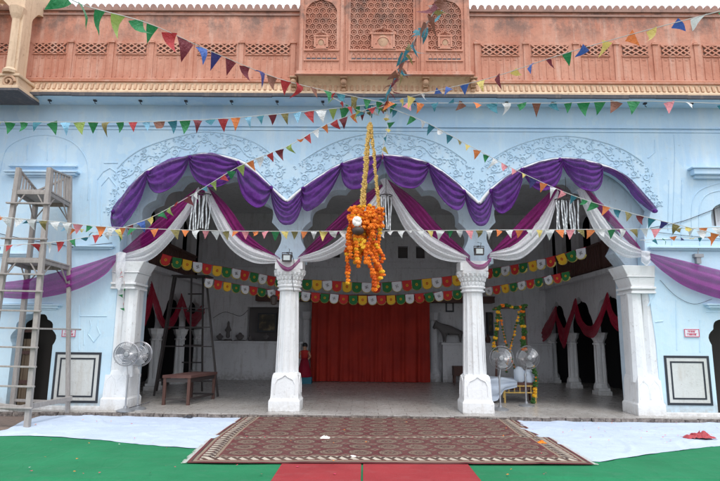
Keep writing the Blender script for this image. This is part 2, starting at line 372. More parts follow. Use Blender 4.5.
def swag(mb, top, depthpt, ns=28, nt=16, seed=0, power=.58, amp=.034, bulge=.15, tilt=0):
    """a scalloped swag pinned at both ends of top; depthpt = lowest point"""
    T = resample(top, ns); a = T[0]; b = T[-1]; low = Vector(depthpt); r = random.Random(seed); ph = r.random()*6
    nf = r.choice((3, 4, 5)); mid = (a+b)/2
    # lowest curve: mirrored parabola-like curve through a, low, b
    Bc = []
    for i in range(ns+1):
        s = i/ns; e = math.sin(PI*s)**power; dr = max(0, 1-abs(2*s-1)**2.6)**.6
        ch = a.lerp(b, .5+(s-.5)*(1-.10*math.sin(PI*s))); lo = low-mid; q = ch+lo*dr; Bc.append(q)
    def fn(s, t):
        i = int(round(s*ns)); p = T[i]; q = Bc[i]; e = math.sin(PI*s)
        c = math.cos(PI*s)
        k = 2*PI*nf*(t**.9) + ph + .8*math.sin(4*s+ph)
        w = min(1, (q-p).length/.2)
        rad = math.sin((s-.5)*16+ph)*.012*(1-t)*w   # gathered pleats at the top edge
        off = bulge*(t**.7)*(e**.7)*(1.0-.35*t) + amp*w*(math.sin(k)+.4*math.sin(1.9*k+5*s)) + rad*1.6 + .030*w*noise.noise(Vector((s*5, t*4, seed*3.3))) + .020*w*noise.noise(Vector((s*16, t*11, seed*1.7)))
        return p.lerp(q, t) + Vector((0, -1, 0))*(off+.05)
    mb.grid(ns, nt, fn)
    # rolled hem
    mb.tube([fn(i/ns, 1) for i in range(ns+1)], .008, 4)
# ================================================================== GROUND
g = MB(); g.grid(8, 8, lambda s, t: Vector((-300+600*s, -200+600*t, 0))); tag(g.build('ground', 'ground', merge=True), kind='structure')
g = MB(); g.b2((-30, F-.30, -.02), (30, B+2, ZF)); tag(g.build('hall_floor', 'marble'), kind='structure')
g = MB()   # rough worn edge blocks of the step
x = -9.
while x < 9.5:
    w = rnd.uniform(.16, .34); h = rnd.uniform(-.012, .006); d = rnd.uniform(0, .03)
    g.b2((x, F-.36-d, -.02), (x+w-.012, F-.303, ZF-.012+h)); x += w
tag(g.build('kerb', 'kerb'), kind='structure')
# ================================================================== PALACE
zg = -.02; ZE = 6.75
pal = empty('painted_palace_hall', (.33, F, 0), 'pale blue painted hall with three wide cusped archways on white pillars', 'building')
xo = [px2(*p, F) for p in ((107, 410), (113, 340), (119, 262), (115, 236), (116, 214))]
a1 = crom([(116, 214), (130, 191), (150, 171), (190, 158), (212, 156), (245, 165), (271, 189), (287, 203)], 6)
a2 = crom([(287, 203), (304, 189), (343, 165), (383, 157), (428, 165), (465, 192), (479, 205)], 6)
a3 = crom([(479, 205), (492, 190), (522, 170), (560, 160), (600, 166), (627, 180), (652, 208)], 6)
ARCH = [[px2(*p, F) for p in a] for a in (a1, a2, a3)]
XLF = px2(107, 410, F)[0]; XRF = px2(662, 414, F)[0]
lx = P(119, 262, F).x; rx = P(645, 262, F).x
outer = [(-14, zg), (XLF, zg), (XLF, 1.5), (lx, 3.0), (lx-.02, 3.7)] + ARCH[0] + ARCH[1][1:] + ARCH[2][1:] + [(rx+.03, 3.7), (rx, 3.0), (XRF, 1.5), (XRF, zg), (14, zg), (14, ZE), (-14, ZE)]
# side doorways
dl = P(6, 400, F).x; dr = P(47, 400, F).x; dzs = P(25, 345, F).z; dza = P(28, 312, F).z
doorL = [(dl, zg+.12)] + foil_arch(dl, dr, dzs, dza, 7, .25, 5) + [(dr, zg+.12)]
dl2 = P(717, 400, F).x; dr2 = dl2+1.3; dz2 = P(719, 345, F).z; da2 = P(719, 312, F).z
doorR = [(dl2, zg+.12)] + foil_arch(dl2, dr2, dz2, da2, 7, .25, 5) + [(dr2, zg+.12)]
nl = P(712, 225, F).x; nz0 = P(716, 226, F).z; nz1 = P(720, 204, F).z
nicheR = [(nl, nz0), (nl, nz1-.25)] + [(nl+.35-.35*math.cos(PI*i/8), nz1-.25+.28*math.sin(PI*i/8)) for i in range(1, 8)] + [(nl+.7, nz1-.25), (nl+.7, nz0)]
g = MB(); plate(g, outer, [doorL, doorR, nicheR], fx, F, F+.32); g.build('facade_wall', 'blue', pal)
# second, deeper layer with cusped openings between the pillars
F2 = F+.36
g = MB()
bays = [(136, 275, 252, 172), (305, 464, 248, 178), (493, 615, 252, 174)]
zt = P(380, 262, F).z + .03
holes = []; INN = []
for (xl, xr, ys, ya) in bays:
    a = P(xl, ys, F2); b = P(xr, ys, F2); ap = P((xl+xr)/2, ya, F2)
    arc = foil_arch(a.x, b.x, a.z, ap.z-.05, 9, .26, 7); INN.append((a.x, b.x)); holes.append(arc)
zb = zt
RCL = P(134, 330, F+.17).x-.25; RCR = P(631, 330, F+.17).x+.25
lp = [(XLF-.6, zg), (RCL+.19, zg), (RCL+.19, zb)] + holes[0] + [(INN[0][1], zb), (INN[1][0], zb)] + holes[1] + [(INN[1][1], zb), (INN[2][0], zb)] + holes[2] + [(RCR-.19, zb), (RCR-.19, zg), (XRF+.6, zg), (XRF+.6, 6.2), (XLF-.6, 6.2)]
plate(g, lp, [], fx, F2, F2+.5); g.build('cusped_arch_wall', 'soffit', pal)
# raised pale rim along the arch edges
for a in ARCH:
    g = MB(); g.tube([(x_, F-.012, z_+.02) for x_, z_ in a], .035, 6); g.build('arch_rim', 'white', pal, smooth=True)
# second moulding, and scrolling relief above it
rr = random.Random(5)
g = MB(); g2 = MB()
for ai, a in enumerate(ARCH):
    pts = [Vector((x_, 0, z_)) for x_, z_ in a]; pts = resample(pts, 46)
    off = []
    for i, p in enumerate(pts):
        t = (pts[min(i+1, 46)]-pts[max(i-1, 0)]).normalized(); n_ = Vector((-t.z, 0, t.x)); off.append((p, n_, t))
    for i, (p, n_, t) in enumerate(off):
        lim = .50 if 5 < i < 41 else .26
        if (ai == 0 and i < 4) or (ai == 2 and i > 42): lim = .18
        if i % 2 == 0:      # a spiral scroll with its leaf
            row = (i//2) % 2; d = min(.20 if row else .35, lim); c = p+n_*d; c.y = F-.006; sw = 1 if row else -1; a0 = math.atan2(-n_.z*sw, -n_.x*sw)
            r0 = .088 if lim > .3 else .06; N_ = 22
            g.tube([c+Vector((math.cos(a0+sw*k*.42), 0, math.sin(a0+sw*k*.42)))*r0*(1-k/N_*.85) for k in range(N_)], .013, 5, taper=[.014-.007*k/N_ for k in range(N_)])
            for q in range(5):
                an = a0+sw*(q*1.25+.4); lp = c+Vector((math.cos(an), 0, math.sin(an)))*r0*1.28; g.tube([lp, lp+Vector((math.cos(an+sw*.7), 0, math.sin(an+sw*.7)))*.04], .012, 5, taper=[.016, .003])
        if lim > .3:
            for q in range(3):
                c = p+n_*rr.uniform(.44, .51)+t*rr.uniform(-.05, .05); c.y = F-.004; an = rr.uniform(0, 6.3); g.tube([c, c+Vector((math.cos(an), 0, math.sin(an)))*.03, c+Vector((math.cos(an+.8), 0, math.sin(an+.8)))*.05], .009, 4, taper=[.010, .012, .003])
    wv = [p+n_*(.275+.075*math.cos(i*PI/3)) for i, (p, n_, t) in enumerate(off) if 6 < i < 40]
    g.tube([(q_.x, F-.004, q_.z) for q_ in crom([tuple(v_) for v_ in wv], 3) for q_ in [Vector(q_)]], .012, 5)
    e1 = [p+n_*.54 for i, (p, n_, t) in enumerate(off) if 7 < i < 39]
    g.tube([(p.x, F-.004, p.z) for p in e1], .014, 5)
    e1 = [p+n_*.075 for i, (p, n_, t) in enumerate(off) if 1 < i < 45]
    g.tube([(p.x, F-.004, p.z) for p in e1], .010, 5)
g.build('scroll_relief', 'relief', pal)
# mouldings, ledges, blind arches on the blue wall
def mould(name, polys, r=.02, m='blue', proud=.0):
    g = MB()
    for poly in polys:
        pts = [P(x_, y_, F) for x_, y_ in poly]
        g.tube([(p.x, F-.003-proud, p.z) for p in pts], r, 5)
    return g.build(name, m, pal)
mould('wall_moulding', [crom([(0, 172), (6, 150), (22, 139), (44, 135), (66, 139), (80, 149), (88, 166), (88, 200)], 5), [(47, 138), (47, 160)], [(27, 145), (27, 160)], [(66, 145), (66, 162)],
    [(90, 250), (90, 180)], [(97, 232), (97, 180), (103, 172), (110, 168), (116, 172), (120, 182)], [(104, 163), (118, 163)], [(101, 225), (101, 186), (109, 177), (116, 186), (116, 200)],
    [(80, 316), (107, 316)], [(79, 350), (79, 305)], [(0, 303), (53, 303), (53, 308)], [(90, 320), (91, 326), (88, 334), (94, 342), (100, 334), (97, 326), (98, 320)], [(84, 330), (84, 345)]], .012)
mould('wall_moulding', [[(672, 245), (674, 190), (675, 150), (674, 135)], [(668, 230), (669, 180)], [(681, 240), (682, 180)], crom([(700, 250), (699, 215), (702, 200), (710, 193), (724, 190)], 4), crom([(692, 240), (692, 205), (700, 190), (724, 182)], 4),
    [(650, 246), (740, 247)], [(652, 239), (740, 240)], [(648, 306), (655, 292)], [(706, 312), (740, 313)], [(655, 322), (663, 321)], [(655, 140), (655, 152), (648, 158)], [(676, 300), (677, 350)], [(700, 320), (700, 352)]], .012)
def ledge(p0, p1, h, d, name='ledge', m='blue'):
    a = P(*p0, F); b = P(*p1, F); g = MB()
    g.b2((a.x, F-d, a.z), (b.x, F+.02, a.z+h)); g.b2((a.x-.05, F-d-.035, a.z+h), (b.x+.05, F+.02, a.z+h+.035)); g.b2((a.x+.06, F-d*.5, a.z-h*.6), (b.x-.06, F+.02, a.z)); return g.build(name, m, pal)
ledge((9, 176), (78, 175), .05, .12, 'window_hood'); ledge((12, 168), (76, 167), .02, .04, 'window_hood'); ledge((70, 249), (113, 248), .035, .07); ledge((0, 256), (30, 255), .03, .05); ledge((0, 308), (60, 308), .05, .09, 'door_hood')
ledge((690, 176), (760, 178), .12, .16, 'window_hood'); ledge((706, 308), (760, 309), .05, .10, 'door_hood'); ledge((650, 250), (740, 252), .03, .06)
g = MB()
for yy, r_ in ((131, .03), (127.5, .015)):
    a = P(360, yy, F).z; g.b2((-14, F-.022 if r_ > .02 else F-.045, a), (14, F+.01, a+r_))
g.build('cornice_moulding', 'blue', pal)
# left and right black-lined wall panels
def inlay(c4, parent=pal):
    a = P(*c4[0], F); b = P(*c4[1], F); x0, x1, z0, z1 = a.x, b.x, b.z, a.z
    g = MB(); g.b2((x0+.03, F-.010, z0+.03), (x1-.03, F+.01, z1-.03)); w = g.build('wall_panel', 'panelwhite', parent)
    g = MB()
    for e, t in ((0, .045), (.11, .032)):
        X0, X1, Z0, Z1 = x0+e, x1-e, z0+e, z1-e; y0 = F-.016
        g.b2((X0, y0, Z0), (X1, F, Z0+t)); g.b2((X0, y0, Z1-t), (X1, F, Z1)); g.b2((X0, y0, Z0+t), (X0+t, F, Z1-t)); g.b2((X1-t, y0, Z0+t), (X1, F, Z1-t))
    g.build('inlay_border', 'ink', w)
inlay(((56, 352), (97.5, 403))); inlay(((663.5, 355.5), (713, 405.5)))
# lower white wall strip by the panels (left is whitewashed)
# jamb of left doorway + doors
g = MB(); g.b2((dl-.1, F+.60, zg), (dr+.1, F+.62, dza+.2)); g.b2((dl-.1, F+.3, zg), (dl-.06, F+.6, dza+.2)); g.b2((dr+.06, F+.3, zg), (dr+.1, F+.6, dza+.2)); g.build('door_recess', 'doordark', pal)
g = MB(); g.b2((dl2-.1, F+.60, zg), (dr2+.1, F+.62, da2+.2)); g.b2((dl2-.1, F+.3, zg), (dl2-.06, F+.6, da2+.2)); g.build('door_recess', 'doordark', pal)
g = MB()
dx = P(33, 380, F+.4).x
for k in range(5):
    g.b2((dl+.02+k*(dx-dl)/5, F+.34+.01*(k % 2), .1), (dl+.02+(k+.94)*(dx-dl)/5, F+.39, dzs+.12))
d_ = g.build('door', 'tan', pal)
g = MB()
for z_ in (.55, 1.15, 1.6): g.b2((dl, F+.31, z_), (dx, F+.335, z_+.07))
g.build('door_rail', 'brownwood', d_)
g = MB(); g.b2((nl-.05, F+.2, nz0-.05), (nl+.8, F+.22, nz1+.1)); w_ = g.build('window', 'inwall', pal)
g = MB()
for k in range(1, 4): g.b2((nl+k*.17, F+.16, nz0), (nl+k*.17+.02, F+.18, nz1))
g.build('window_bar', 'iron', w_)
# marble plinth strip along wall foot
g = MB(); g.b2((-14, F-.05, 0), (XLF+.02, F+.02, ZF+.07)); g.build('wall_plinth', 'white', pal); g = MB(); g.b2((XRF-.02, F-.05, 0), (14, F+.02, ZF+.07)); g.build('wall_plinth', 'white', pal)
# projecting eave (chajja) with blue soffit
ZC = P(360, 96.5, F-.52).z
g = MB(); g.b2((-14, F-.50, ZC), (14, F+.3, ZC+.05)); g.build('eave', 'blue', pal)
g = MB()
x = -14.
while x < 14:
    w = rnd.uniform(.3, .8); g.b2((x, F-.54-rnd.uniform(0, .015), ZC-.012+rnd.uniform(-.012, .006)), (x+w, F-.495, ZC+.055)); x += w
g.build('eave_edge', 'edge', pal)
g = MB()
for k in range(17):
    xx = -7.8+k*.98; g.b2((xx-.03, F-.30, ZC-.03), (xx+.03, F-.24, ZC)); g.tube([(xx, F-.27, ZC-.02), (xx, F-.27, ZC-.07), (xx+.03, F-.27, ZC-.09)], .008, 5)
g.build('iron_hook', 'darkcord', pal)
# pillars -----------------------------------------------------------
def pillar(cx, wsc=1.0, half=0):
    yc = F+.30; s = wsc
    shaft = MB(); zc0 = P(287, 288, F).z; 
    shaft.lathe((cx, yc, 0), [(.235*s, .72), (.225*s, .80), (.205*s, 1.2), (.198*s, 2.0), (.192*s, zc0-.02)], 12)
    # flutes: thin ridges
    for k in range(12):
        an = 2*PI*(k+.5)/12; shaft.bar((cx+.232*s*math.cos(an), yc+.232*s*math.sin(an), .76), (cx+.191*s*math.cos(an), yc+.191*s*math.sin(an), zc0-.05), .016, .016)
    sh = shaft.build('pillar', 'white', pal)
    b = MB(); b.lathe((cx, yc, 0), [(.445*s, ZF), (.445*s, .29), (.405*s, .34), (.40*s, .36), (.375*s, .74), (.36*s, .80), (.30*s, .84)], 4)
    for sx, sy in ((0, -1), (1, 0), (-1, 0)):      # petal arch relief on the block faces
        hw = .20*s; d0 = .283*s
        arc = [(-hw, .42), (-hw, .62), (-hw*.8, .71), (-hw*.3, .755), (0, .80), (hw*.3, .755), (hw*.8, .71), (hw, .62), (hw, .42)]
        b.tube([(cx+(u if sy else 0)+sx*(d0-.028*(z_-.36)), yc+(u if sx else 0)+sy*(d0-.028*(z_-.36)), z_) for u, z_ in arc], .014, 5)
    b.build('pillar_base', 'white', sh)
    c = MB(); h = 3.13-zc0
    c.lathe((cx, yc, zc0), [(.20*s, -.05), (.25*s, -.035), (.255*s, -.01), (.225*s, .005), (.225*s, .03), (.265*s, .045), (.265*s, .075), (.23*s, .09), (.25*s, .17), (.235*s, .18), (.30*s, .26), (.285*s, .27), (.34*s, .34), (.34*s, .40)], 12)
    c.b2((cx-.29*s, yc-.25, zc0+.40), (cx+.29*s, yc+.25, 3.16))
    for k in range(10):
        an = -PI*(k+.5)/10
        for r0, z0, z1 in ((.235, .09, .18), (.26, .18, .27), (.31, .27, .36)):
            u = Vector((math.cos(an), math.sin(an), 0)); c.ball(Vector((cx, yc, zc0+(z0+z1)/2))+u*r0*s*.98, .034, 4, 6, 1, 1, 1.5)
    c.build('pillar_capital', 'white', sh)
CX = (P(287, 330, F+.1).x, P(475.5, 330, F+.1).x)
for cx in CX: pillar(cx)
# responds at both ends: stacked half pillars set against the jamb
def respond(cx, sgn):
    """sgn=+1: the open arch lies towards +x"""
    zc0 = P(287, 288, F).z; yc = F+.17; sh = MB()
    def bx(o_, i_, yf_, z0_, z1_, g): 
        xs = sorted((cx-sgn*o_, cx+sgn*i_)); g.b2((xs[0], yf_, z0_), (xs[1], F+.62, z1_))
    for du in (-.14, .15): sh.lathe((cx+du*sgn, yc, 0), [(.165, .72), (.155, 1.2), (.145, zc0-.02)], 10)
    bx(.24, .22, yc, .5, zc0+.1, sh); o = sh.build('half_pillar', 'white', pal)
    b = MB(); bx(.22, .33, F-.06, ZF, .30, b)
    def fr(o0, i0, y0_, z0_, o1, i1, y1_, z1_):
        vs = []
        for (oo, ii, yy, zz_) in ((o0, i0, y0_, z0_), (o1, i1, y1_, z1_)):
            vs += [(cx-sgn*oo, yy, zz_), (cx+sgn*ii, yy, zz_), (cx+sgn*ii, F+.60, zz_), (cx-sgn*oo, F+.60, zz_)]
        b.add(vs, [(3, 2, 1, 0), (4, 5, 6, 7), (0, 1, 5, 4), (1, 2, 6, 5), (2, 3, 7, 6), (3, 0, 4, 7)])
    fr(.22, .33, F-.06, .30, .20, .30, F-.03, .34); fr(.20, .30, F-.03, .34, .19, .27, F-.005, .76); fr(.19, .27, F-.005, .76, .17, .24, F+.03, .86)
    for du in (-.06, .16):
        hw = .10; arc = [(-hw, .40), (-hw, .60), (-hw*.8, .68), (-hw*.3, .73), (0, .78), (hw*.3, .73), (hw*.8, .68), (hw, .60), (hw, .40)]
        b.tube([(cx+du*sgn+u, F-.03+.03*(z_-.34)/.42, z_) for u, z_ in arc], .012, 5)
    b.build('pillar_base', 'white', o)
    c = MB()
    Z = zc0-.05
    for e, z0, z1 in ((.05, 0, .045), (.015, .045, .09), (.065, .09, .14)):
        bx(.22, .24+e, yc-.17-e, Z+z0, Z+z1-.003, c)
    def frc(o0, i0, y0_, z0_, o1, i1, y1_, z1_):
        vs = []
        for (oo, ii, yy, zz_) in ((o0, i0, y0_, z0_), (o1, i1, y1_, z1_)):
            vs += [(cx-sgn*oo, yy, zz_), (cx+sgn*ii, yy, zz_), (cx+sgn*ii, F+.60, zz_), (cx-sgn*oo, F+.60, zz_)]
        c.add(vs, [(3, 2, 1, 0), (4, 5, 6, 7), (0, 1, 5, 4), (1, 2, 6, 5), (2, 3, 7, 6), (3, 0, 4, 7)])
    frc(.21, .25, yc-.18, Z+.14, .215, .33, yc-.22, Z+.33); frc(.215, .35, yc-.24, Z+.335, .22, .37, yc-.24, Z+.36); frc(.215, .34, yc-.22, Z+.362, .22, .46, yc-.26, Z+.57)
    c.build('pillar_capital', 'white', o)
respond(RCL, 1); respond(RCR, -1)
# ------------------------------------------------------------------ interior shell
ZI = 5.9
g = MB(); g.b2((XL-3, F2+.5, ZI), (XR+3, B+.5, ZI+.2)); g.build('hall_ceiling', 'inwall', pal)
def side_wall(X, sgn, ys, openings, gal):
    g = MB(); holes = []
    for (y0, y1) in openings:
        a = foil_arch(y0, y1, 1.66, 2.70, 5, .20, 5); holes.append([(y0, ZF-.03)]+a+[(y1, ZF-.03)])
    for (y0, y1, z0, z1) in gal:
        holes.append([(y0, z0), (y0, z1-.3)] + [((y0+y1)/2-(y1-y0)/2*math.cos(PI*i/6), z1-.3+.3*math.sin(PI*i/6)) for i in range(1, 6)] + [(y1, z1-.3), (y1, z0)])
    plate(g, [(F2+.5, ZF-.04), (B+.1, ZF-.04), (B+.1, ZI), (F2+.5, ZI)], holes, fy, X, X+sgn*.14); w = g.build('side_arcade_wall', 'inwall', pal)
    g = MB(); g.b2((X+sgn*1.4, F2+.5, ZF), (X+sgn*1.45, B, ZI)); g.b2((X+sgn*.3, B-.02, 0), (X+sgn*1.45, B+.02, ZI)); g.b2((X+sgn*.3, F2+.5, 0), (X+sgn*1.45, F2+.54, ZI)); g.build('dark_passage', 'black', pal)  # passage walls coloured near black in place of real shade
cols_y = [13.45, 15.35, 17.35, 19.2]
ops = [(a+.13, b-.13) for a, b in zip([F2+.55]+cols_y, cols_y)]
# opening under walls between columns; gallery windows above
gal = [(12.7, 13.45, 3.4, 4.9), (13.9, 14.75, 3.4, 5.0), (15.25, 16.1, 3.4, 5.1), (16.7, 17.5, 3.4, 5.2), (18.1, 18.8, 3.4, 5.2)]
side_wall(XR, 1, None, ops, gal); side_wall(XL, -1, None, ops, gal)
def small_col(X, y, sgn):
    g = MB(); c = X+sgn*.07
    for dy in (-.075, .075):
        for dx in (-.05, .05): g.lathe((c+dx, y+dy, 0), [(.085, .38), (.078, .46), (.066, 1.42)], 8)
    sh = g.build('arcade_column', 'white', pal)
    g = MB(); g.b2((c-.19, y-.20, ZF-.01), (c+.19, y+.20, .20)); g.b2((c-.16, y-.17, .20), (c+.16, y+.17, .27)); g.lathe((c, y, 0), [(.21, .27), (.20, .33), (.17, .40)], 8); g.build('column_base', 'white', sh)
    g = MB(); g.lathe((c, y, 0), [(.13, 1.40), (.17, 1.42), (.17, 1.45), (.135, 1.47), (.15, 1.52), (.20, 1.60), (.21, 1.67), (.24, 1.74)], 8); g.build('column_capital', 'white', sh)
for y in cols_y: small_col(XR+.03, y, 1); small_col(XL-.03, y, -1)
for X, sgn in ((XR, -1), (XL, 1)):
    g = MB()
    for (y0, y1) in ((12.4, 14.2), (14.3, 16.0), (16.05, 17.6)):
        g.b2((X+sgn*.16, y0, 3.38), (X+sgn*.11, y1, 4.02)); 
        for k in range(int((y1-y0)/.12)): g.b2((X+sgn*.18, y0+k*.12, 3.40), (X+sgn*.16, y0+k*.12+.05, 4.0))
        g.b2((X+sgn*.20, y0, 4.02), (X+sgn*.09, y1, 4.08))
    g.build('gallery_railing', 'brownwood', pal)
    g = MB(); g.b2((X+sgn*.22, F2+.55, 3.22), (X+sgn*.002, B, 3.34)); g.build('gallery_ledge', 'inwall', pal)
# back wall
g = MB()
z = lambda y_: P(380, y_, B).z
nx0 = P(247, 330, B).x; nx1 = P(279, 330, B).x
wz0, wz1 = P(260, 341, B).z, P(260, 307, B).z
bx = [(P(a, 250, B).x, P(b, 250, B).x) for a, b in ((398, 408), (416, 425), (330, 340), (352, 362))]
holes = [[(nx0, wz0), (nx0, wz1), (nx1, wz1), (nx1, wz0)]] + [[(a, z(258)), (a, z(246)), (b, z(246)), (b, z(258))] for a, b in bx]
n2a, n2b = P(303, 330, B).x, P(311, 330, B).x; holes.append([(n2a, P(305, 343, B).z), (n2a, P(305, 318, B).z), (n2b, P(305, 318, B).z), (n2b, P(305, 343, B).z)])
n3a, n3b = P(486, 330, B).x, P(494, 330, B).x; holes.append([(n3a, P(490, 336, B).z), (n3a, P(490, 312, B).z), (n3b, P(490, 312, B).z), (n3b, P(490, 336, B).z)])
plate(g, [(XL-.3, ZF-.04), (XR+.3, ZF-.04), (XR+.3, ZI), (XL-.3, ZI)], holes, fx, B, B+.3); g.build('back_wall', 'inwall', pal)
g = MB(); g.b2((XL-1, B+.31, 0), (XR+1, B+.36, ZI)); g.build('niche_back', 'cowgrey', pal)
g = MB()   # wainscot shelf on both sides of the curtain
cx0 = P(313, 350, B-.5).x; cx1 = P(428, 350, B-.5).x
g.b2((XL, B-.45, ZF), (cx0-.4, B, P(240, 343, B-.45).z)); g.b2((XL, B-.50, P(240, 343, B-.45).z), (cx0-.35, B, P(240, 341, B-.5).z)); 
g.build('stone_counter', 'inwall', pal); g = MB(); g.b2((cx1+.5, B-.45, ZF), (XR, B, P(480, 345, B-.45).z)); g.b2((cx1+.45, B-.50, P(480, 345, B-.45).z), (XR, B, P(480, 343, B-.5).z)); g.build('stone_counter', 'inwall', pal)
for px_ in (434, 306):   # pilasters flanking the curtain
    a = P(px_, 340, B-.3).x; g = MB(); g.lathe((a, B-.15, 0), [(.26, ZF), (.26, .35), (.2, .42), (.17, .5), (.155, 2.1), (.2, 2.15), (.24, 2.4)], 10); g.build('back_pilaster', 'inwall', pal)
g = MB()   # dark projecting beam above the curtain with small scallops
z0 = P(380, 300, B-.7).z; z1 = P(380, 291, B-.7).z
g.b2((XL+1.9, B-.55, z0-.05), (XR-1.9, B, z0+.12)); g.b2((XL+1.9, B-.62, z0+.12), (XR-1.9, B, z0+.16)); g.build('beam', 'brownwood', pal)
g = MB()
for yy in (236, 262, 268): g.b2((XL, B-.05-.02*(yy % 3), z(yy)), (XR, B, z(yy)+.05))
for k in range(20): xk = XL+1+k*.55; g.b2((xk, B-.03, z(268)+.05), (xk+.06, B, z(262)))
g.build('back_moulding', 'inwall', pal)
# ================================================================== CURTAIN
def curtain():
    Y = B-.75; a = P(311, 340, Y).x; b = P(430, 340, Y).x; zt_ = P(380, 296, Y).z
    g = MB(); r = random.Random(3)
    def fn(s, t):
        w = .045*(math.sin(s*2*PI*9+2.2*math.sin(7*s)+.5*t) + .5*math.sin(s*2*PI*21+2+1.5*math.sin(11*s))) * (.35+.65*t) + .10*noise.noise(Vector((s*9, t*1.2, 1))) + .03*noise.noise(Vector((s*30, t*3, 1)))
        return Vector((a+(b-a)*s, Y+w, zt_+(ZF+.015-zt_)*t + (.04*math.sin(s*PI*14) if t > .99 else 0)*0))
    g.grid(170, 24, fn); o = g.build('stage_curtain', 'curtain', smooth=True); tag(o, 'tall plain red curtain hanging across the middle of the back wall', 'curtain')
    g = MB(); g.tube([(a-.2, Y, zt_+.02), (b+.2, Y, zt_+.02)], .02, 8); g.build('curtain_rod', 'brownwood', o)
curtain()
# ================================================================== SANDSTONE STOREY
ss = empty('sandstone_upper_storey', (.3, F, ZC+.05), 'red sandstone parapet wall with pierced screens and overhanging balcony above the blue hall', 'upper storey')
YS = F-.30
zL = P(360, 82, F-.5).z; zT = P(360, 11.5, YS).z
g = MB(); g.b2((-14, YS, ZC+.05), (14, YS+.35, zT)); g.build('parapet_wall', 'sand', ss)
# cream sloped ledge with dentils below the wall
g = MB(); za = ZC+.055; zb2 = P(360, 81, YS-.12).z
def ledgeprof(x0, x1):
    prof = [(F-.52, za), (F-.52, za+.05), (F-.46, za+.10), (YS-.12, zb2-.10), (YS-.12, zb2), (YS-.003, zb2+.03)]
    n_ = len(prof); vs = [(x0, y_, z_) for y_, z_ in prof]+[(x1, y_, z_) for y_, z_ in prof]
    g.add(vs, [(i, i+1, n_+i+1, n_+i) for i in range(n_-1)])
ledgeprof(-14, 14); g.build('parapet_ledge', 'cream', ss)
g = MB(); k = -14.
while k < 14:
    g.b2((k, F-.485, za+.085), (k+.055, YS-.13, zb2-.09)) if False else g.bar((k, F-.475, za+.10), (k, YS-.135, zb2-.10), .05, .03); k += .115
g.build('ledge_rib', 'creamdark', ss)
g = MB(); g.tube([(-14, YS-.13, zb2-.03), (14, YS-.13, zb2-.03)], .03, 6); g.tube([(-14, YS-.02, zb2+.07), (14, YS-.02, zb2+.07)], .025, 6); g.build('ledge_moulding', 'sand', ss)
# cresting of rounded merlons
g = MB(); k = -13.9
while k < 14:
    arc = [(k+.075+.07*math.cos(PI-PI*i/8)*(1-.12*(i % 2)), zT+.10+.09*math.sin(PI*i/8)) for i in range(9)]
    plate(g, [(k+.045, zT+.03), (k+.02, zT+.07)]+arc+[(k+.13, zT+.07), (k+.105, zT+.03)], [], fx, YS+.03, YS+.12); k += .165
g.b2((-14, YS-.05, zT-.02), (14, YS+.37, zT+.035)); g.b2((-14, YS-.03, zT-.12), (14, YS, zT-.08)); g.build('cresting', 'cresting', ss)
# pierced screens
def screen(xa, xb, ya=44, yb=53.5):
    A = P(xa, ya, YS-.05); Bq = P(xb, yb, YS-.05); x0, x1, z1, z0 = A.x, Bq.x, P(360, ya, YS-.05).z, P(360, yb, YS-.05).z
    g = MB(); t = .028
    g.b2((x0, YS-.001, z0), (x1, YS-.004, z1), mi=1)  # thin dark sheet painting the shade behind the lattice bars
    n_ = max(3, round((x1-x0)/.155)); w = (x1-x0)/n_
    for i in range(n_):
        X = x0+i*w; zm = (z0+z1)/2; hh = (z1-z0)/2
        for r_ in range(2):
            zz0 = z0+r_*hh; g.bar((X, YS-.02, zz0), (X+w, YS-.02, zz0+hh), t, .03, up=(0, 1, 0)); g.bar((X, YS-.022, zz0+hh), (X+w, YS-.022, zz0), t, .03, up=(0, 1, 0))
    o = g.build('lattice_screen', ['sand', 'screenshade'], ss)
    g = MB()
    zb_ = P(360, 78, YS).z
    g.b2((x0-.02, YS-.03, z1), (x1+.02, YS, z1+.035)); g.b2((x0-.02, YS-.025, z0-.03), (x1+.02, YS, z0))
    nr = n_*1
    for i in range(nr+1):
        X = x0+(x1-x0)*i/nr; g.b2((X-.010, YS-.013, zb_), (X+.010, YS, z0-.06))
        if i < nr: g.tube([(X, YS-.012, z0-.14), (X+w*.25, YS-.012, z0-.07), (X+w*.5, YS-.012, z0-.045), (X+w*.75, YS-.012, z0-.07), (X+w, YS-.012, z0-.14)], .012, 5) if False else g.b2((X+w*.3, YS-.008, z0-.11), (X+w*.7, YS, z0-.095))
    g.build('screen_rib', 'sand', o)
    return x0, x1, z0, z1, zb_
for xa, xb in ((33, 64), (76, 105), (117, 145), (157, 185), (198, 235), (246, 289), (482, 519), (532, 569), (582, 610), (623, 649), (662, 691), (704, 735), (-10, 20)):
    x0, x1, z0, z1, zb_ = screen(xa, xb)
for xm in (70, 111, 151, 191, 241, 293, 477, 526, 576, 616.5, 655.5, 697, 25):
    g = MB(); a = P(xm, 60, YS).x; g.b2((a-.05, YS-.025, zb2+.05), (a+.05, YS, z1+.02)); g.b2((a-.07, YS-.05, z1+.02), (a+.07, YS, z1+.06)); g.ball((a, YS-.01, z1+.08), .04, 6, 8, 1, .6, 1); g.build('parapet_pilaster', 'sand', ss)
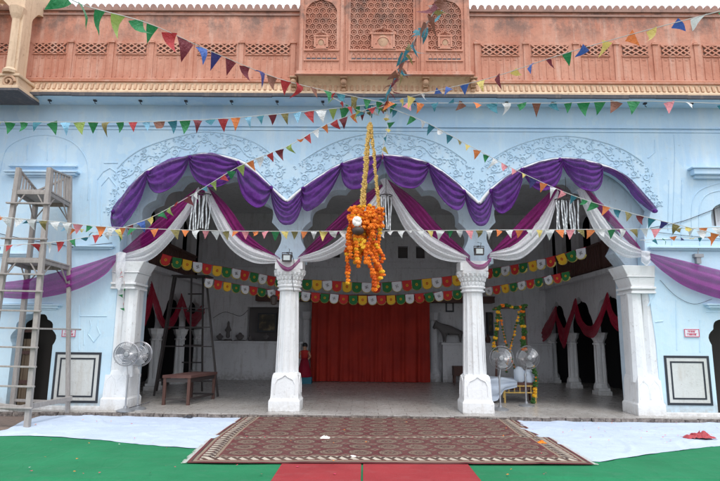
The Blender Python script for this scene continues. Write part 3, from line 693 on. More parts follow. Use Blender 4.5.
# projecting balcony in the middle
YJ = F-.62; jx0 = P(299, 40, YJ).x; jx1 = P(470, 40, YJ).x; jz0 = P(360, 73, YJ).z; jz1 = P(360, -60, YJ).z
arcs = []
def pj(x_, y_): p = P(x_, y_, YJ); return (p.x, p.z)
def arched(x0_, x1_, y0_, y1_, ysp):
    a = P(x0_, ysp, YJ).x; b = P(x1_, ysp, YJ).x; zs_ = P(360, ysp, YJ).z; zz0 = P(360, y0_, YJ).z; za_ = P(360, y1_, YJ).z
    return [(a, zz0)] + foil_arch(a, b, zs_, za_, 5, .12, 5) + [(b, zz0)]
pans = [arched(306, 337, 49, 0, 14), arched(351, 413, 49, -26, -8), arched(428, 461, 49, 0, 14)]
g = MB(); plate(g, [(jx0, jz0), (jx1, jz0), (jx1, jz1), (jx0, jz1)], pans, fx, YJ, YJ+.06); g.b2((jx0+.01, YJ+.052, jz0+.01), (jx1, YS+.2, jz1)); bal = g.build('balcony', 'sand', ss)
def jali(poly, sz=.083):
    xs = [p[0] for p in poly]; zs_ = [p[1] for p in poly]; g = MB()
    def inside(x_, z_):
        c = False; n_ = len(poly)
        for i in range(n_):
            (xa, za_), (xb, zb_2) = poly[i], poly[i-1]
            if (za_ > z_) != (zb_2 > z_) and x_ < (xb-xa)*(z_-za_)/(zb_2-za_)+xa: c = not c
        return c
    r_ = sz; row = 0; zc = min(zs_)+.02
    done = set()
    while zc < max(zs_)+sz:
        xc = min(xs)+(.5*math.sqrt(3)*r_ if row % 2 else 0)
        while xc < max(xs)+sz:
            hv = [(xc+r_*math.sin(k*PI/3), zc+r_*math.cos(k*PI/3)) for k in range(6)]
            for k in range(6):
                a, b = hv[k], hv[(k+1) % 6]; key = (round((a[0]+b[0])*50), round((a[1]+b[1])*50))
                if key in done: continue
                done.add(key)
                if inside((a[0]+b[0])/2, (a[1]+b[1])/2): g.bar((a[0], YJ+.03, a[1]), (b[0], YJ+.03, b[1]), .022, .02, up=(0, 1, 0))
            if inside(xc, zc):
                st = [(xc+r_*.42*math.sin(k*PI/3), zc+r_*.42*math.cos(k*PI/3)) for k in range(6)]
                for k in range(6):
                    a, b = st[k], st[(k+1) % 6]; g.bar((a[0], YJ+.034, a[1]), (b[0], YJ+.034, b[1]), .014, .012, up=(0, 1, 0))
                    if inside(*hv[k]): g.bar((st[k][0], YJ+.037, st[k][1]), (hv[k][0], YJ+.037, hv[k][1]), .012, .010, up=(0, 1, 0))
            xc += math.sqrt(3)*r_
        zc += 1.5*r_; row += 1
    g.build('jali_screen', 'sand', bal)
for p_ in pans: jali(p_)
g = MB()
for x0_, x1_ in ((306, 337), (351, 413), (428, 461)):     # small blind arcade under each screen
    a = P(x0_, 56, YJ).x; b = P(x1_, 56, YJ).x; n_ = round((b-a)/.105); zz0 = P(360, 60, YJ).z; zz1 = P(360, 53.5, YJ).z; w = (b-a)/n_
    for i in range(n_):
        X = a+i*w; g.tube([(X, YJ-.004, zz0), (X, YJ-.004, zz0+.05), (X+w*.25, YJ-.004, zz1-.02), (X+w*.5, YJ-.004, zz1), (X+w*.75, YJ-.004, zz1-.02), (X+w, YJ-.004, zz0+.05), (X+w, YJ-.004, zz0)], .009, 4)
        g.b2((X+.012, YJ-.003, zz0), (X+w-.012, YJ-.006, zz0+.045), mi=1)  # dark fill painted in as shade inside each small arch
        g.b2((X-.008, YJ-.012, P(360, 70, YJ).z), (X+.008, YJ, zz0-.03))
    g.b2((a-.04, YJ-.025, zz0-.03), (b+.04, YJ, zz0)); g.b2((a-.04, YJ-.03, P(360, 51.5, YJ).z), (b+.04, YJ, P(360, 51.5, YJ).z+.03))
g.build('blind_arcade', ['sand', 'edge'], bal)
g = MB()
for xm, w in ((301.5, .07), (342, .07), (346.5, .03), (417, .03), (422, .07), (466, .07)):
    a = P(xm, 40, YJ).x; g.b2((a-w/2, YJ-.035, jz0), (a+w/2, YJ, jz1)); 
g.b2((jx0-.03, YJ-.06, jz0-.05), (jx1+.03, YS, jz0+.02)); g.b2((jx0-.06, YJ-.10, jz0-.08), (jx1+.06, YS, jz0-.05)); g.build('balcony_moulding', 'sand', bal)
def shrine(xc_, w, y0_, y1_):   # small niche carved at the foot of a screen
    a = P(xc_, y0_, YJ); t = P(xc_, y1_, YJ).z; g = MB(); X = a.x; h = t-a.z
    g.b2((X-w/2, YJ-.03, a.z), (X+w/2, YJ+.02, a.z+h*.62)); g.b2((X-w*.62, YJ-.05, a.z+h*.62), (X+w*.62, YJ+.02, a.z+h*.70)); g.b2((X-w*.58, YJ-.045, a.z-.02), (X+w*.58, YJ+.02, a.z+.02))
    g.tube([(X-w*.55, YJ-.02, a.z+h*.7), (X-w*.4, YJ-.02, a.z+h*.82), (X-w*.1, YJ-.02, a.z+h*.9), (X, YJ-.02, t), (X+w*.1, YJ-.02, a.z+h*.9), (X+w*.4, YJ-.02, a.z+h*.82), (X+w*.55, YJ-.02, a.z+h*.7)], .022, 5)
    g.ball((X, YJ-.03, a.z+h*.34), w*.24, 6, 10, 1, .12, 1.25, mi=1); g.tube([(X+w*.32*math.cos(q*PI/8), YJ-.035, a.z+h*.2+h*.30*math.sin(q*PI/8)) for q in range(9)], .016, 5)
    for s_ in (-1, 1): g.b2((X+s_*w*.5-.02, YJ-.045, a.z), (X+s_*w*.5+.02, YJ, a.z+h*.62))
    g.build('carved_niche', ['sand', 'creamdark'], bal)
shrine(321, .26, 49, 31); shrine(383, .46, 49, 27); shrine(445, .26, 49, 31)
# coved underside with brackets
g = MB(); prof = [(YJ-.02+(YS-.10-YJ)*math.sin(PI/2*i/8), jz0-.08-(jz0-.08-za-.10)*(1-math.cos(PI/2*i/8))) for i in range(9)]
n_ = len(prof); g.add([(jx0, y_, z_) for y_, z_ in prof]+[(jx1, y_, z_) for y_, z_ in prof], [(i, i+1, n_+i+1, n_+i) for i in range(n_-1)])
g.build('balcony_cove', 'cream', bal, smooth=True)
for xm in (293, 343.5, 426, 474):
    a = P(xm, 84, YJ).x; g = MB()
    g.b2((a-.075, YJ-.04, jz0-.12), (a+.075, YS, jz0-.082)); g.b2((a-.05, YJ+.04, jz0-.28), (a+.05, YS, jz0-.12)); g.ball((a, YJ+.03, jz0-.19), .085, 6, 8, .8, .8, .8); g.b2((a-.04, YJ+.12, jz0-.36), (a+.04, YS, jz0-.28)); g.ball((a, YJ+.13, jz0-.33), .055, 5, 8)
    g.build('balcony_bracket', 'creamdark', bal)
# ================================================================== CREAM CORNER PAVILION
YP = F-.95
cp = empty('corner_pavilion', P(0, 88, YP), 'cream limewashed corner pavilion with arched sides at the left end of the red parapet', 'pavilion')
def pp(x_, y_): p = P(x_, y_, YP); return (p.x, p.z)
zb0 = P(10, 74, YP).z; zt0 = P(10, -40, YP).z; xr_ = P(34, 30, YP).x; xcl = P(9, 50, YP).x; xcr = P(17, 50, YP).x
zsp = P(10, 20, YP).z
hole1 = [(xcl-1.5, zb0+.02)]+foil_arch(xcl-1.5, xcl, zsp, zsp+.55, 5, .15, 5)+[(xcl, zb0+.02)]
g = MB(); plate(g, [(xcl-2.2, zb0), (xcr+.05, zb0), (xcr+.05, zt0), (xcl-2.2, zt0)], [hole1], fx, YP, YP+.22); g.build('pavilion_front', 'cream', cp)
g = MB(); hy = [(YP+.30, zb0+.02)]+foil_arch(YP+.30, YP+1.25, zsp, zsp+.5, 5, .15, 5)+[(YP+1.25, zb0+.02)]
sh0 = P(26, 50, YP+.5).x
plate(g, [(YP+.22, zb0), (YP+1.6, zb0), (YP+1.6, zt0), (YP+.22, zt0)], [hy], fy, xcr+.05-.2, xcr+.05); g.build('pavilion_side', 'cream', cp)
g = MB(); g.b2((xcl-2.2, YP+.9, zb0), (xcr+.3, YP+.95, zt0)); g.build('pavilion_back', 'cream', cp)
g = MB(); zz = P(10, 92, YP).z; g.b2((xcl-2.3, YP-.05, zb0-.06), (xcr+.14, YS, zb0)); g.b2((xcl-2.3, YP-.02, zz+.12), (xcr+.10, YS, zb0-.06)); g.b2((xcl-2.3, YP-.08, zz+.05), (xcr+.17, YS, zz+.12)); g.build('pavilion_base', 'cream', cp)
g = MB(); g.b2((xcl-2.3, YP-.09, zz), (xcr+.18, YS, zz+.049)); g.build('pavilion_base_edge', 'edge', cp)
g = MB()
for k in range(26):
    an = k*.42; r_ = .13*(1-k/30); 
    if k == 0: vol = []
    vol.append((xcr-.06+r_*math.cos(an), YP-.055, zb0-.19+r_*math.sin(an)))
g.tube(vol, .028, 6); g.build('volute_bracket', 'creamdark', cp)
g = MB(); g.lathe((xcr-.08, YP-.0, zb0), [(.14, 0), (.15, .06), (.09, .12), (.085, 1.2), (.13, 1.3), (.17, 1.45)], 8); g.build('pavilion_column', 'cream', cp)
# ================================================================== FLOOR CLOTHS
def ground_cloth(name, m, top, bot, z0, amp, ns=200, nt=60, seed=1, fr=1.7, edge=.006):
    A = resample([PG(x_, y_, 0) for x_, y_ in top], ns); Bq = resample([PG(x_, y_, 0) for x_, y_ in bot], ns); g = MB()
    def fn(s, t):
        i = int(round(s*ns)); p = A[i].lerp(Bq[i], t)
        h = amp*(max(0, noise.noise(Vector((p.x*fr, p.y*fr*1.3, seed))))*1.2 + .5*abs(noise.noise(Vector((p.x*fr*3, p.y*fr*2.2, seed+5)))))
        h += amp*1.1*max(0, 1-abs(noise.noise(Vector((p.x*1.1+seed, p.y*.5, seed*2)))*14))*.8 + amp*.8*max(0, 1-abs(noise.noise(Vector((p.x*.6, p.y*1.6, seed*3+1)))*16))
        e = min(t, 1-t, s, 1-s); jx = .03*noise.noise(Vector((p.x*4, p.y*4, seed+9))) if e < .02 else 0
        return Vector((p.x, p.y+jx, z0+h*min(1, .25+e*12)))
    g.grid(ns, nt, fn); o = g.build(name, m, smooth=True); return o
# green felt, one wide sheet with some ridges
g = MB()
gx0, gx1, gy0, gy1 = -6.6, 8.4, 2.5, F-.40
def gz(x_, y_):
    h = .004+.010*max(0, noise.noise(Vector((x_*.9, y_*1.2, 3))))
    for (ya, xa, xb, am) in ((6.75, 1.5, 4.6, .020), (7.85, 2.6, 6.2, .014), (6.35, -4.3, -1.6, .022), (8.35, -5.5, -3.4, .015)):
        yy = ya+.06*math.sin(x_*1.3)
        if xa < x_ < xb: h += am*math.exp(-((y_-yy)/.05)**2)*min(1, (x_-xa)*2, (xb-x_)*2)
    h += .008*max(0, 1-abs(noise.noise(Vector((x_*.35+5, y_*.25, 2)))*16)) + .006*max(0, 1-abs(noise.noise(Vector((x_*.2, y_*.7, 9)))*18))
    if y_ > 7.35 or -1.3 < x_ < 1.6: h = min(h, .010)
    return h
g.grid(240, 200, lambda s, t: Vector((gx0+(gx1-gx0)*s+.05*noise.noise(Vector((0, t*9, 1))), gy0+(gy1-gy0)*t, gz(gx0+(gx1-gx0)*s, gy0+(gy1-gy0)*t))))
# cut the left back corner, where the bare pavement shows
keep = []
for q in g.f:
    c = sum((g.v[i] for i in q), Vector())/4
    lim = PG(16, 431).y + .03*noise.noise(Vector((c.x*5, 0, 0)))
    keep.append(not (c.x < -4.4 and c.y > lim - (c.x+5.0)*.0))
g.f = [q for q, k_ in zip(g.f, keep) if k_]; g.mi = [0]*len(g.f)
tag(g.build('green_carpet', 'green', smooth=True, merge=True), 'wide creased green felt carpet spread over the courtyard floor', 'carpet')
g = ground_cloth('white_floor_cloth', 'floorsheet', [(-8, 434), (8, 430), (22, 422), (48, 414.5), (78, 412.5), (150, 414.5), (262, 417.2)], [(-8, 437), (30, 436.5), (67, 438.5), (100, 441), (140, 445.5), (170, 447.5), (225, 451)], .014, .020, seed=2)
tag(g, 'white sheet on the ground beneath the wooden tower, left of the patterned rugs', 'floor cloth')
g = ground_cloth('white_floor_cloth', 'floorsheet', [(500, 418.2), (560, 419), (640, 420.5), (700, 421.5), (745, 422.5)], [(520, 460), (600, 463), (640, 456.5), (680, 451), (745, 444.5)], .014, .018, seed=7)
tag(g, 'white sheet on the ground to the right of the patterned rugs, strewn with petals', 'floor cloth')
def b_rug(L, W):
    def g_(n):
        uv = n.n('ShaderNodeUVMap').outputs[0]; sp = n.n('ShaderNodeSeparateXYZ'); n.l(uv, sp.inputs[0]); u, v = sp.outputs[0], sp.outputs[1]   # metres
        U = n.math('MULTIPLY', n.math('SUBTRACT', u, .42), 1/.40); V = n.math('MULTIPLY', n.math('SUBTRACT', v, .27), 1/.40)
        wob = n.noise(30, 2, .5, n.coord('Object'))
        def cell(U, V):
            a = n.math('ABSOLUTE', n.math('SUBTRACT', n.math('FRACT', U), .5)); b = n.math('ABSOLUTE', n.math('SUBTRACT', n.math('FRACT', V), .5))
            o_ = n.math('MAXIMUM', n.math('MAXIMUM', a, b), n.math('MULTIPLY', n.math('ADD', a, b), .74)); return a, b, o_
        a, b, o1 = cell(U, V); a2, b2_, _ = cell(n.math('ADD', U, .5), n.math('ADD', V, .5)); di = n.math('ADD', a2, b2_)
        o1 = n.math('ADD', o1, n.math('MULTIPLY', n.math('SUBTRACT', wob, .5), .12))
        red = (.13, .012, .020); drk = (.030, .012, .014); crm = (.28, .215, .155); brn = (.085, .045, .032)
        c = n.ramp(o1, [(0, red), (.06, crm), (.10, drk), (.14, brn), (.20, crm), (.27, brn), (.30, crm), (.37, drk), (.405, red)])
        cr = n.nt.nodes[-1]
        for nd in n.nt.nodes:
            if nd.type == 'VALTORGB': nd.color_ramp.interpolation = 'CONSTANT'
        star = n.math('LESS_THAN', di, .17); star2 = n.math('LESS_THAN', di, .08)
        c = n.mix(star, c, crm); c = n.mix(star2, c, drk)
        chk = n.n('ShaderNodeTexChecker', i_Scale=44.); n.l(uv, chk.inputs[0]); c = n.mix(n.math('MULTIPLY', chk.outputs['Fac'], .4), c, drk); c = n.mix(n.ramp(n.noise(38, 3, .7, n.coord('Object')), [(.42, .65), (.56, 0)]), c, (.10, .035, .03))
        # borders
        ed = n.math('MINIMUM', n.math('MULTIPLY', n.math('MINIMUM', u, n.math('SUBTRACT', L, u)), .62), n.math('MINIMUM', v, n.math('SUBTRACT', W, v)))
        along = n.math('FRACT', n.math('MULTIPLY', n.math('ADD', u, v), 7.)); blk = n.math('GREATER_THAN', along, .45)
        zig = n.math('LESS_THAN', n.math('ABSOLUTE', n.math('SUBTRACT', ed, n.math('ADD', .15, n.math('MULTIPLY', n.math('ABSOLUTE', n.math('SUBTRACT', along, .5)), .08)))), .014)
        bd = n.ramp(ed, [(0, red), (.025, drk), (.04, crm), (.07, red), (.085, brn), (.20, crm), (.225, red)]); bd_node = bd.node; bd_node.color_ramp.interpolation = 'CONSTANT'
        inb = n.math('MULTIPLY', n.math('GREATER_THAN', ed, .09), n.math('LESS_THAN', ed, .195)); bd = n.mix(n.math('MULTIPLY', inb, blk), bd, (.52, .46, .38)); bd = n.mix(n.math('MULTIPLY', inb, zig), bd, drk)
        c = n.mix(n.math('LESS_THAN', ed, .24), c, bd)
        dust = n.noise(3, 5, .6, n.coord('Object')); c = n.mix(n.ramp(dust, [(.4, .05), (.75, .5)]), c, (.19, .13, .10))
        n.color(c); n.bump(n.math('ADD', n.noise(120, 2, .6, n.coord('Object')), n.math('MULTIPLY', n.noise(5, 4, .6, n.coord('Object')), 2.)), .6, .015)
    return g_
def rug(q, z0, label, seed):
    bl, br, tr, tl = [PG(x_, y_, 0) for x_, y_ in q]; L = ((br-bl).length+(tr-tl).length)/2; W = ((tl-bl).length+(tr-br).length)/2
    m = mat('rug_pattern', (.2, .02, .03), .95, build=b_rug(L, W)); g = MB()
    def fn(s, t):
        p = bl.lerp(br, s).lerp(tl.lerp(tr, s), t)
        h = .010*max(0, noise.noise(Vector((p.x*1.2, p.y*1.7, seed))))+.014*max(0, 1-abs(noise.noise(Vector((p.x*.9, p.y*.3, seed+4)))*9))+.004*noise.noise(Vector((p.x*4, p.y*4, seed)))
        return Vector((p.x+.012*noise.noise(Vector((0, p.y*3, seed))), p.y+.015*noise.noise(Vector((p.x*1.5, 0, seed+2))), (z0+h)*(.42+.58*min(1, min(t, 1-t)/.10, min(s, 1-s)/.04))+.003))
    g.grid(160, 40, fn, uvfn=lambda s, t: (s*L, t*W)); o = g.build('patterned_rug', m, smooth=True); tag(o, label, 'rug', 'maroon patterned rugs')
    fr = MB(); r = random.Random(seed)
    for a, b, dx_ in ((bl, tl, -1), (br, tr, 1)):
        k = 0
        while k < 1:
            p = a.lerp(b, k)
            fr.bar((p.x, p.y, z0*.42+.004), (p.x+dx_*r.uniform(.03, .075), p.y+r.uniform(-.02, .02), z0*.42-.002), .010, .004); k += .011
    fr.build('fringe', 'cord', o)
    return o
rug(((186, 465), (594, 466.5), (549, 439), (211, 440)), .058, 'maroon rug with rows of cream medallions, lying nearest the red strips, frayed right edge', 1)
rug(((207, 442.5), (546, 441.5), (513, 418.6), (243, 417.3)), .040, 'maroon medallion rug lying against the hall step behind the front rug', 2)
def strip(q, label):
    g = MB(); a, b, c, d = q
    g.grid(20, 40, lambda s, t: Vector((a+(b-a)*s, c+(d-c)*t, .020+.003*noise.noise(Vector((s*3+a, t*9, 0)))))); g.b2((a, c, .014), (b, d, .016)); o = g.build('red_carpet', 'redfelt', smooth=True, merge=True); tag(o, label, 'carpet', 'red carpet strips')
xa, xb, xc = PG(275, 476).x, PG(362, 476).x, PG(476, 476).x
strip((xa, xb-.012, 2.6, 7.32), 'plain red carpet strip on the green felt, the left one of the pair'); strip((xb+.012, xc, 2.6, 7.34), 'plain red carpet strip on the green felt, the right one of the pair')
# crumpled red cloth
g = MB(); c = PG(699, 440)
def crum(s, t):
    x_ = (s-.5)*.46; y_ = (t-.5)*.24; h = .12*max(0, 1-(x_/.23)**2)*max(0, 1-(y_/.14)**2)*(.45+abs(noise.noise(Vector((x_*14, y_*16, 4))))*1.5); return Vector((c.x+x_+.07*noise.noise(Vector((t*5, s*6, 1))), c.y+y_+.07*noise.noise(Vector((s*7, t*3, 8))), .035+h*.8))
g.grid(34, 22, crum); tag(g.build('crumpled_cloth', mat('faded_red_cloth', (.42, .07, .08), .9)), 'small crumpled faded red cloth dropped on the right white sheet', 'cloth')
g = MB(); r = random.Random(9)
for k in range(150):
    px_, py_ = (r.uniform(560, 720), r.uniform(421, 446)) if k % 2 else (r.uniform(10, 560), r.uniform(420, 478)); p = PG(px_, py_); z_ = .040 if 210 > px_ or px_ > 560 else .066
    if py_ > 467: z_ = .028
    s_ = r.uniform(.008, .02); an = r.uniform(0, 6)
    g.add([(p.x+s_*math.cos(an+q*PI/2), p.y+s_*math.sin(an+q*PI/2), z_+r.uniform(0, .012)) for q in range(4)], [(0, 1, 2, 3)], mi=r.choice((0, 0, 1, 2)))
tag(g.build('petal_litter', ['signred', 'orange', 'cord']), kind='stuff', label='scattered flower petals and paper scraps on the floor cloths', cat='litter')
def wad(x_, y_, s_, m, label, z0=.062):
    p = PG(x_, y_); g = MB(); r = random.Random(int(x_))
    g.grid(10, 10, lambda s, t: Vector((p.x+(s-.5)*s_*1.6+.02*noise.noise(Vector((s*6, t*6, x_))), p.y+(t-.5)*s_*1.6+.03*noise.noise(Vector((s*4, t*4, x_+3))), z0+max(0, s_*.28*math.sin(PI*s)*math.sin(PI*t)*(1+2*noise.noise(Vector((s*7, t*7, y_)))))))); tag(g.build('paper_scrap', m), label, 'litter')
wad(325, 442, .09, 'whiteflower', 'white crumpled paper scrap lying mid left on the front rug'); wad(353, 462, .06, 'whiteflower', 'small white paper scrap at the front edge of the front rug'); wad(542, 447, .07, 'orange', 'orange petal clump near the right end of the front rug', .062); wad(188, 419, .10, 'darkcord', 'dark scrap lying on the back edge of the left white sheet', .035)
# ================================================================== SWAGS (purple) along the arches
def sw(top, low, m, label, seed):
    g = MB(); Y = F-.07
    swag(g, [P(x_, y_-1, Y) for x_, y_ in crom(top, 5)], P(low[0], low[1]-3, Y-.10), ns=44, nt=26, seed=seed)
    # gathered knot at the start pin
    p = P(*top[0], Y-.06); g.ball(p, .045, 6, 8, 1, .8, 1.2)
    tag(g.build('purple_swag', m, smooth=True), label, 'swag', 'purple satin swags along the arches')
sw([(113, 212), (124, 196), (138, 180), (149, 172)], (128, 229), 'purple', 'purple satin swag at the far left foot of the left arch, hanging aslant', 1)
sw([(148, 173), (170, 161), (190, 157)], (167, 196), 'purple', 'purple satin swag on the rising left side of the left arch', 2)
sw([(190, 157.5), (213, 155), (239, 164)], (212, 192), 'purple', 'purple satin swag at the crown of the left arch', 3)
sw([(238, 163), (258, 176), (272, 189)], (252, 209), 'purple', 'purple satin swag on the falling right side of the left arch', 4)
sw([(271, 188), (287, 203), (304, 188)], (288, 229), 'purple', 'purple satin swag hanging at the valley above the left free pillar', 5)
sw([(303, 189), (322, 176), (343, 164)], (315, 212), 'purple', 'purple satin swag on the rising left side of the middle arch', 6)
sw([(342, 165), (362, 159), (383, 157)], (357, 194), 'purple', 'purple satin swag left of the crown of the middle arch behind gold ropes', 7)
sw([(383, 157), (407, 159), (429, 165)], (405, 193), 'purple', 'purple satin swag right of the crown of the middle arch', 8)
sw([(428, 165), (448, 178), (465, 193)], (448, 211), 'purple', 'purple satin swag on the falling right side of the middle arch', 9)
sw([(464, 192), (479, 206), (492, 190)], (480, 230), 'purple', 'purple satin swag hanging at the valley above the right free pillar', 10)
sw([(491, 191), (506, 178), (523, 169)], (505, 216), 'purple', 'purple satin swag on the rising left side of the right arch', 11)
sw([(522, 170), (542, 163), (561, 160)], (545, 195), 'purple', 'purple satin swag left of the crown of the right arch', 12)
sw([(560, 160), (580, 161), (601, 167)], (585, 196), 'purple', 'purple satin swag right of the crown of the right arch', 13)
# twisted tail at the right
g = MB(); Y = F-.10
ribbon(g, [P(*p, Y) for p in crom([(600, 166), (615, 171), (630, 181), (642, 194), (656, 209)], 6)], [P(*p, Y) for p in crom([(600, 170), (613, 176), (625, 187), (636, 201), (653, 213)], 6)], 40, 12, 2.5, .035, .03, seed=4)
g.ball(P(655, 211, Y-.06), .05, 6, 8, 1.2, 1, .9); tag(g.build('purple_swag', 'purple', smooth=True), 'twisted narrow tail of purple satin running down the right end of the right arch', 'swag', 'purple satin swags along the arches')
# ================================================================== DRAPES (magenta and white)
def drape(name, A, Bc, Y, m, label, folds=4, amp=.03, bulge=.10, seed=1, ns=60, nt=22, grp=None, cat='drape', Y2=None):
    g = MB(); Y2 = Y2 or Y
    def toP(c): 
        c = crom(c, 8); n_ = len(c); return [P(x_, y_, Y+(Y2-Y)*i/(n_-1)) for i, (x_, y_) in enumerate(c)]
    ribbon(g, toP(A), toP(Bc), ns, nt, folds, amp, bulge, seed=seed)
    tag(g.build(name, m, smooth=True), label, cat, grp)
Yd = F+.16; Yc = F-.02; G1 = 'magenta drapes tied back across the arches'; G2 = 'white sheer drapes tied back across the arches'
# left arch
drape('magenta_drape', [(198, 188), (160, 219), (123, 251)], [(207, 190), (180, 228), (150, 247), (124, 257)], Yd, 'magenta', 'magenta sheer drape falling from the left arch crown to the leftmost pillar', seed=1, grp=G1)
drape('white_drape', [(199, 187), (180, 216), (154, 243), (122, 255)], [(200, 190), (190, 214), (173, 240), (149, 261), (121, 262)], Yd-.07, 'sheerwhite', 'white sheer drape sagging from the left arch crown to the leftmost pillar', seed=2, grp=G2, folds=3)
drape('magenta_drape', [(207, 186), (228, 206), (252, 238), (280, 258)], [(207, 192), (222, 222), (240, 246), (280, 262)], Yd, 'magenta', 'magenta sheer drape falling from the left arch crown to the left free pillar', seed=3, grp=G1)
drape('white_drape', [(208, 187), (223, 214), (243, 241), (279, 258)], [(205, 191), (213, 218), (230, 248), (254, 263), (279, 263)], Yd-.07, 'sheerwhite', 'white sheer drape sagging from the left arch crown to the left free pillar', seed=4, grp=G2, folds=3)
# middle arch
drape('magenta_drape', [(382, 184), (352, 205), (298, 257)], [(384, 192), (352, 222), (322, 248), (298, 262)], Yd, 'magenta', 'magenta sheer drape left of the marigold bunch in the middle arch', seed=5, grp=G1)
drape('white_drape', [(384, 185), (362, 212), (334, 243), (297, 258)], [(388, 192), (368, 228), (346, 250), (322, 261), (297, 262)], Yd-.07, 'sheerwhite', 'white sheer drape left of the marigold bunch in the middle arch', seed=6, grp=G2, folds=3)
drape('magenta_drape', [(388, 180), (416, 201), (442, 230), (470, 256)], [(386, 186), (405, 208), (430, 238), (470, 262)], Yd, 'magenta', 'magenta sheer drape right of the marigold bunch in the middle arch', seed=7, grp=G1)
drape('white_drape', [(386, 178), (402, 204), (425, 232), (468, 257)], [(380, 180), (393, 206), (407, 233), (430, 255), (450, 262), (468, 262)], Yd-.07, 'sheerwhite', 'white sheer drape right of the marigold bunch in the middle arch', seed=8, grp=G2, folds=3)
# right arch
drape('magenta_drape', [(556, 186), (530, 211), (487, 256)], [(563, 190), (545, 220), (516, 248), (487, 260)], Yd, 'magenta', 'magenta sheer drape falling from the right arch crown to the right free pillar', seed=9, grp=G1)
drape('white_drape', [(557, 190), (541, 216), (517, 243), (490, 253)], [(559, 192), (553, 213), (544, 237), (524, 257), (508, 261), (489, 258)], Yd-.07, 'sheerwhite', 'white sheer drape sagging from the right arch crown to the right free pillar', seed=10, grp=G2, folds=3)
drape('magenta_drape', [(583, 185), (607, 211), (640, 248)], [(580, 189), (600, 215), (640, 256)], Yd, 'magenta', 'narrow magenta drape falling from the right arch crown to the rightmost pillar', seed=11, grp=G1, folds=2)
drape('white_drape', [(582, 188), (598, 212), (617, 236), (644, 252)], [(576, 190), (584, 212), (597, 237), (622, 257), (644, 257)], Yd-.07, 'sheerwhite', 'white sheer drape sagging from the right arch crown to the rightmost pillar', seed=12, grp=G2, folds=3)
# side drapes
drape('violet_side_drape', [(-14, 284), (30, 279), (75, 268), (119, 254)], [(-14, 296), (30, 299), (72, 292), (105, 276), (119, 257)], F-.42, 'violet', 'long violet sheer drape sagging from the leftmost pillar off behind the wooden tower', seed=13, folds=3, Y2=F-.10, grp='violet side drapes')
drape('violet_side_drape', [(644, 252), (680, 260), (740, 274), (800, 276), (850, 272), (900, 262)], [(645, 255), (664, 273), (692, 290), (740, 303), (800, 305), (850, 290), (900, 268)], F-.10, 'violet', 'long violet sheer drape sagging from the rightmost pillar along the right wall', seed=14, folds=3, ns=110, Y2=F-.30, grp='violet side drapes')
# knots round the pillars
for (A, Bq, lab, sd) in (([(276, 258), (283, 265), (290, 267), (300, 258)], [(277, 262), (283, 270), (291, 271), (300, 262)], 'small magenta sash knotted round the capital of the left free pillar', 15), ([(466, 257), (474, 264), (483, 264), (491, 257)], [(466, 261), (474, 269), (484, 269), (491, 261)], 'small magenta sash knotted round the capital of the right free pillar', 16)):
    drape('pillar_sash', A, Bq, F-.03, 'magenta', lab, seed=sd, folds=2, amp=.02, bulge=.05, ns=24, nt=10, cat='sash', grp='pillar sashes')
for (A, Bq, lab, sd) in (([(116, 254), (121, 252), (126, 253)], [(116, 286), (121, 290), (125, 270)], 'short white tail of cloth hanging down the leftmost pillar', 17), ([(641, 251), (645, 251), (650, 252)], [(641, 262), (646, 266), (650, 262)], 'short white tail of cloth hanging at the rightmost pillar', 18)):
    drape('cloth_tail', A, Bq, F-.14, 'sheerwhite', lab, seed=sd, folds=2, amp=.02, bulge=.04, ns=14, nt=12, cat='cloth tail')
# crimson interior swags
def crims(X, sgn, seq, low, label, seed):
    g = MB(); A = [PX(*p, X-sgn*.12) for p in crom(seq, 5)]; Bq = [PX(p[0], p[1]+4, X-sgn*.12) for p in crom(low, 5)]
    ribbon(g, A, Bq, 30, 12, 3, .03, .05, normal=(-sgn, 0, 0), seed=seed); tag(g.build('crimson_swag', 'crimson', smooth=True), label, 'swag', 'crimson swags inside on the side arcades')
crims(XR, 1, [(608, 292), (614, 308), (622, 318), (634, 318)], [(606, 296), (612, 316), (622, 328), (634, 330)], 'crimson swag on the right arcade, the one nearest the outer pillar', 1)
crims(XR, 1, [(576, 298), (580, 312), (588, 325), (598, 322), (608, 292)], [(574, 304), (580, 322), (588, 332), (598, 331), (609, 300)], 'crimson swag on the right arcade, the second from the outer pillar', 2)
crims(XR, 1, [(557, 306), (560, 318), (566, 328), (571, 318), (576, 298)], [(556, 312), (560, 328), (565, 345), (570, 330), (577, 304)], 'crimson swag on the right arcade, the third from the outer pillar', 3)
crims(XR, 1, [(541, 334), (546, 326), (552, 316), (557, 306)], [(542, 338), (548, 336), (554, 328), (558, 313)], 'crimson swag on the right arcade, deepest one by the flowered swing', 4)
crims(XL, -1, [(151, 281), (146, 296), (140, 312), (134, 316)], [(153, 286), (148, 308), (141, 326), (133, 338)], 'crimson swag on the left arcade, the one nearest the outer pillar', 5)
crims(XL, -1, [(151, 281), (156, 300), (162, 320), (170, 318), (181, 293)], [(149, 285), (154, 308), (161, 322), (171, 324), (182, 299)], 'crimson swag on the left arcade, the second from the outer pillar', 6)
crims(XL, -1, [(181, 293), (185, 308), (191, 314), (197, 308), (203, 302)], [(180, 298), (185, 316), (191, 323), (198, 317), (204, 308)], 'crimson swag on the left arcade, the deepest one behind the scaffold', 7)
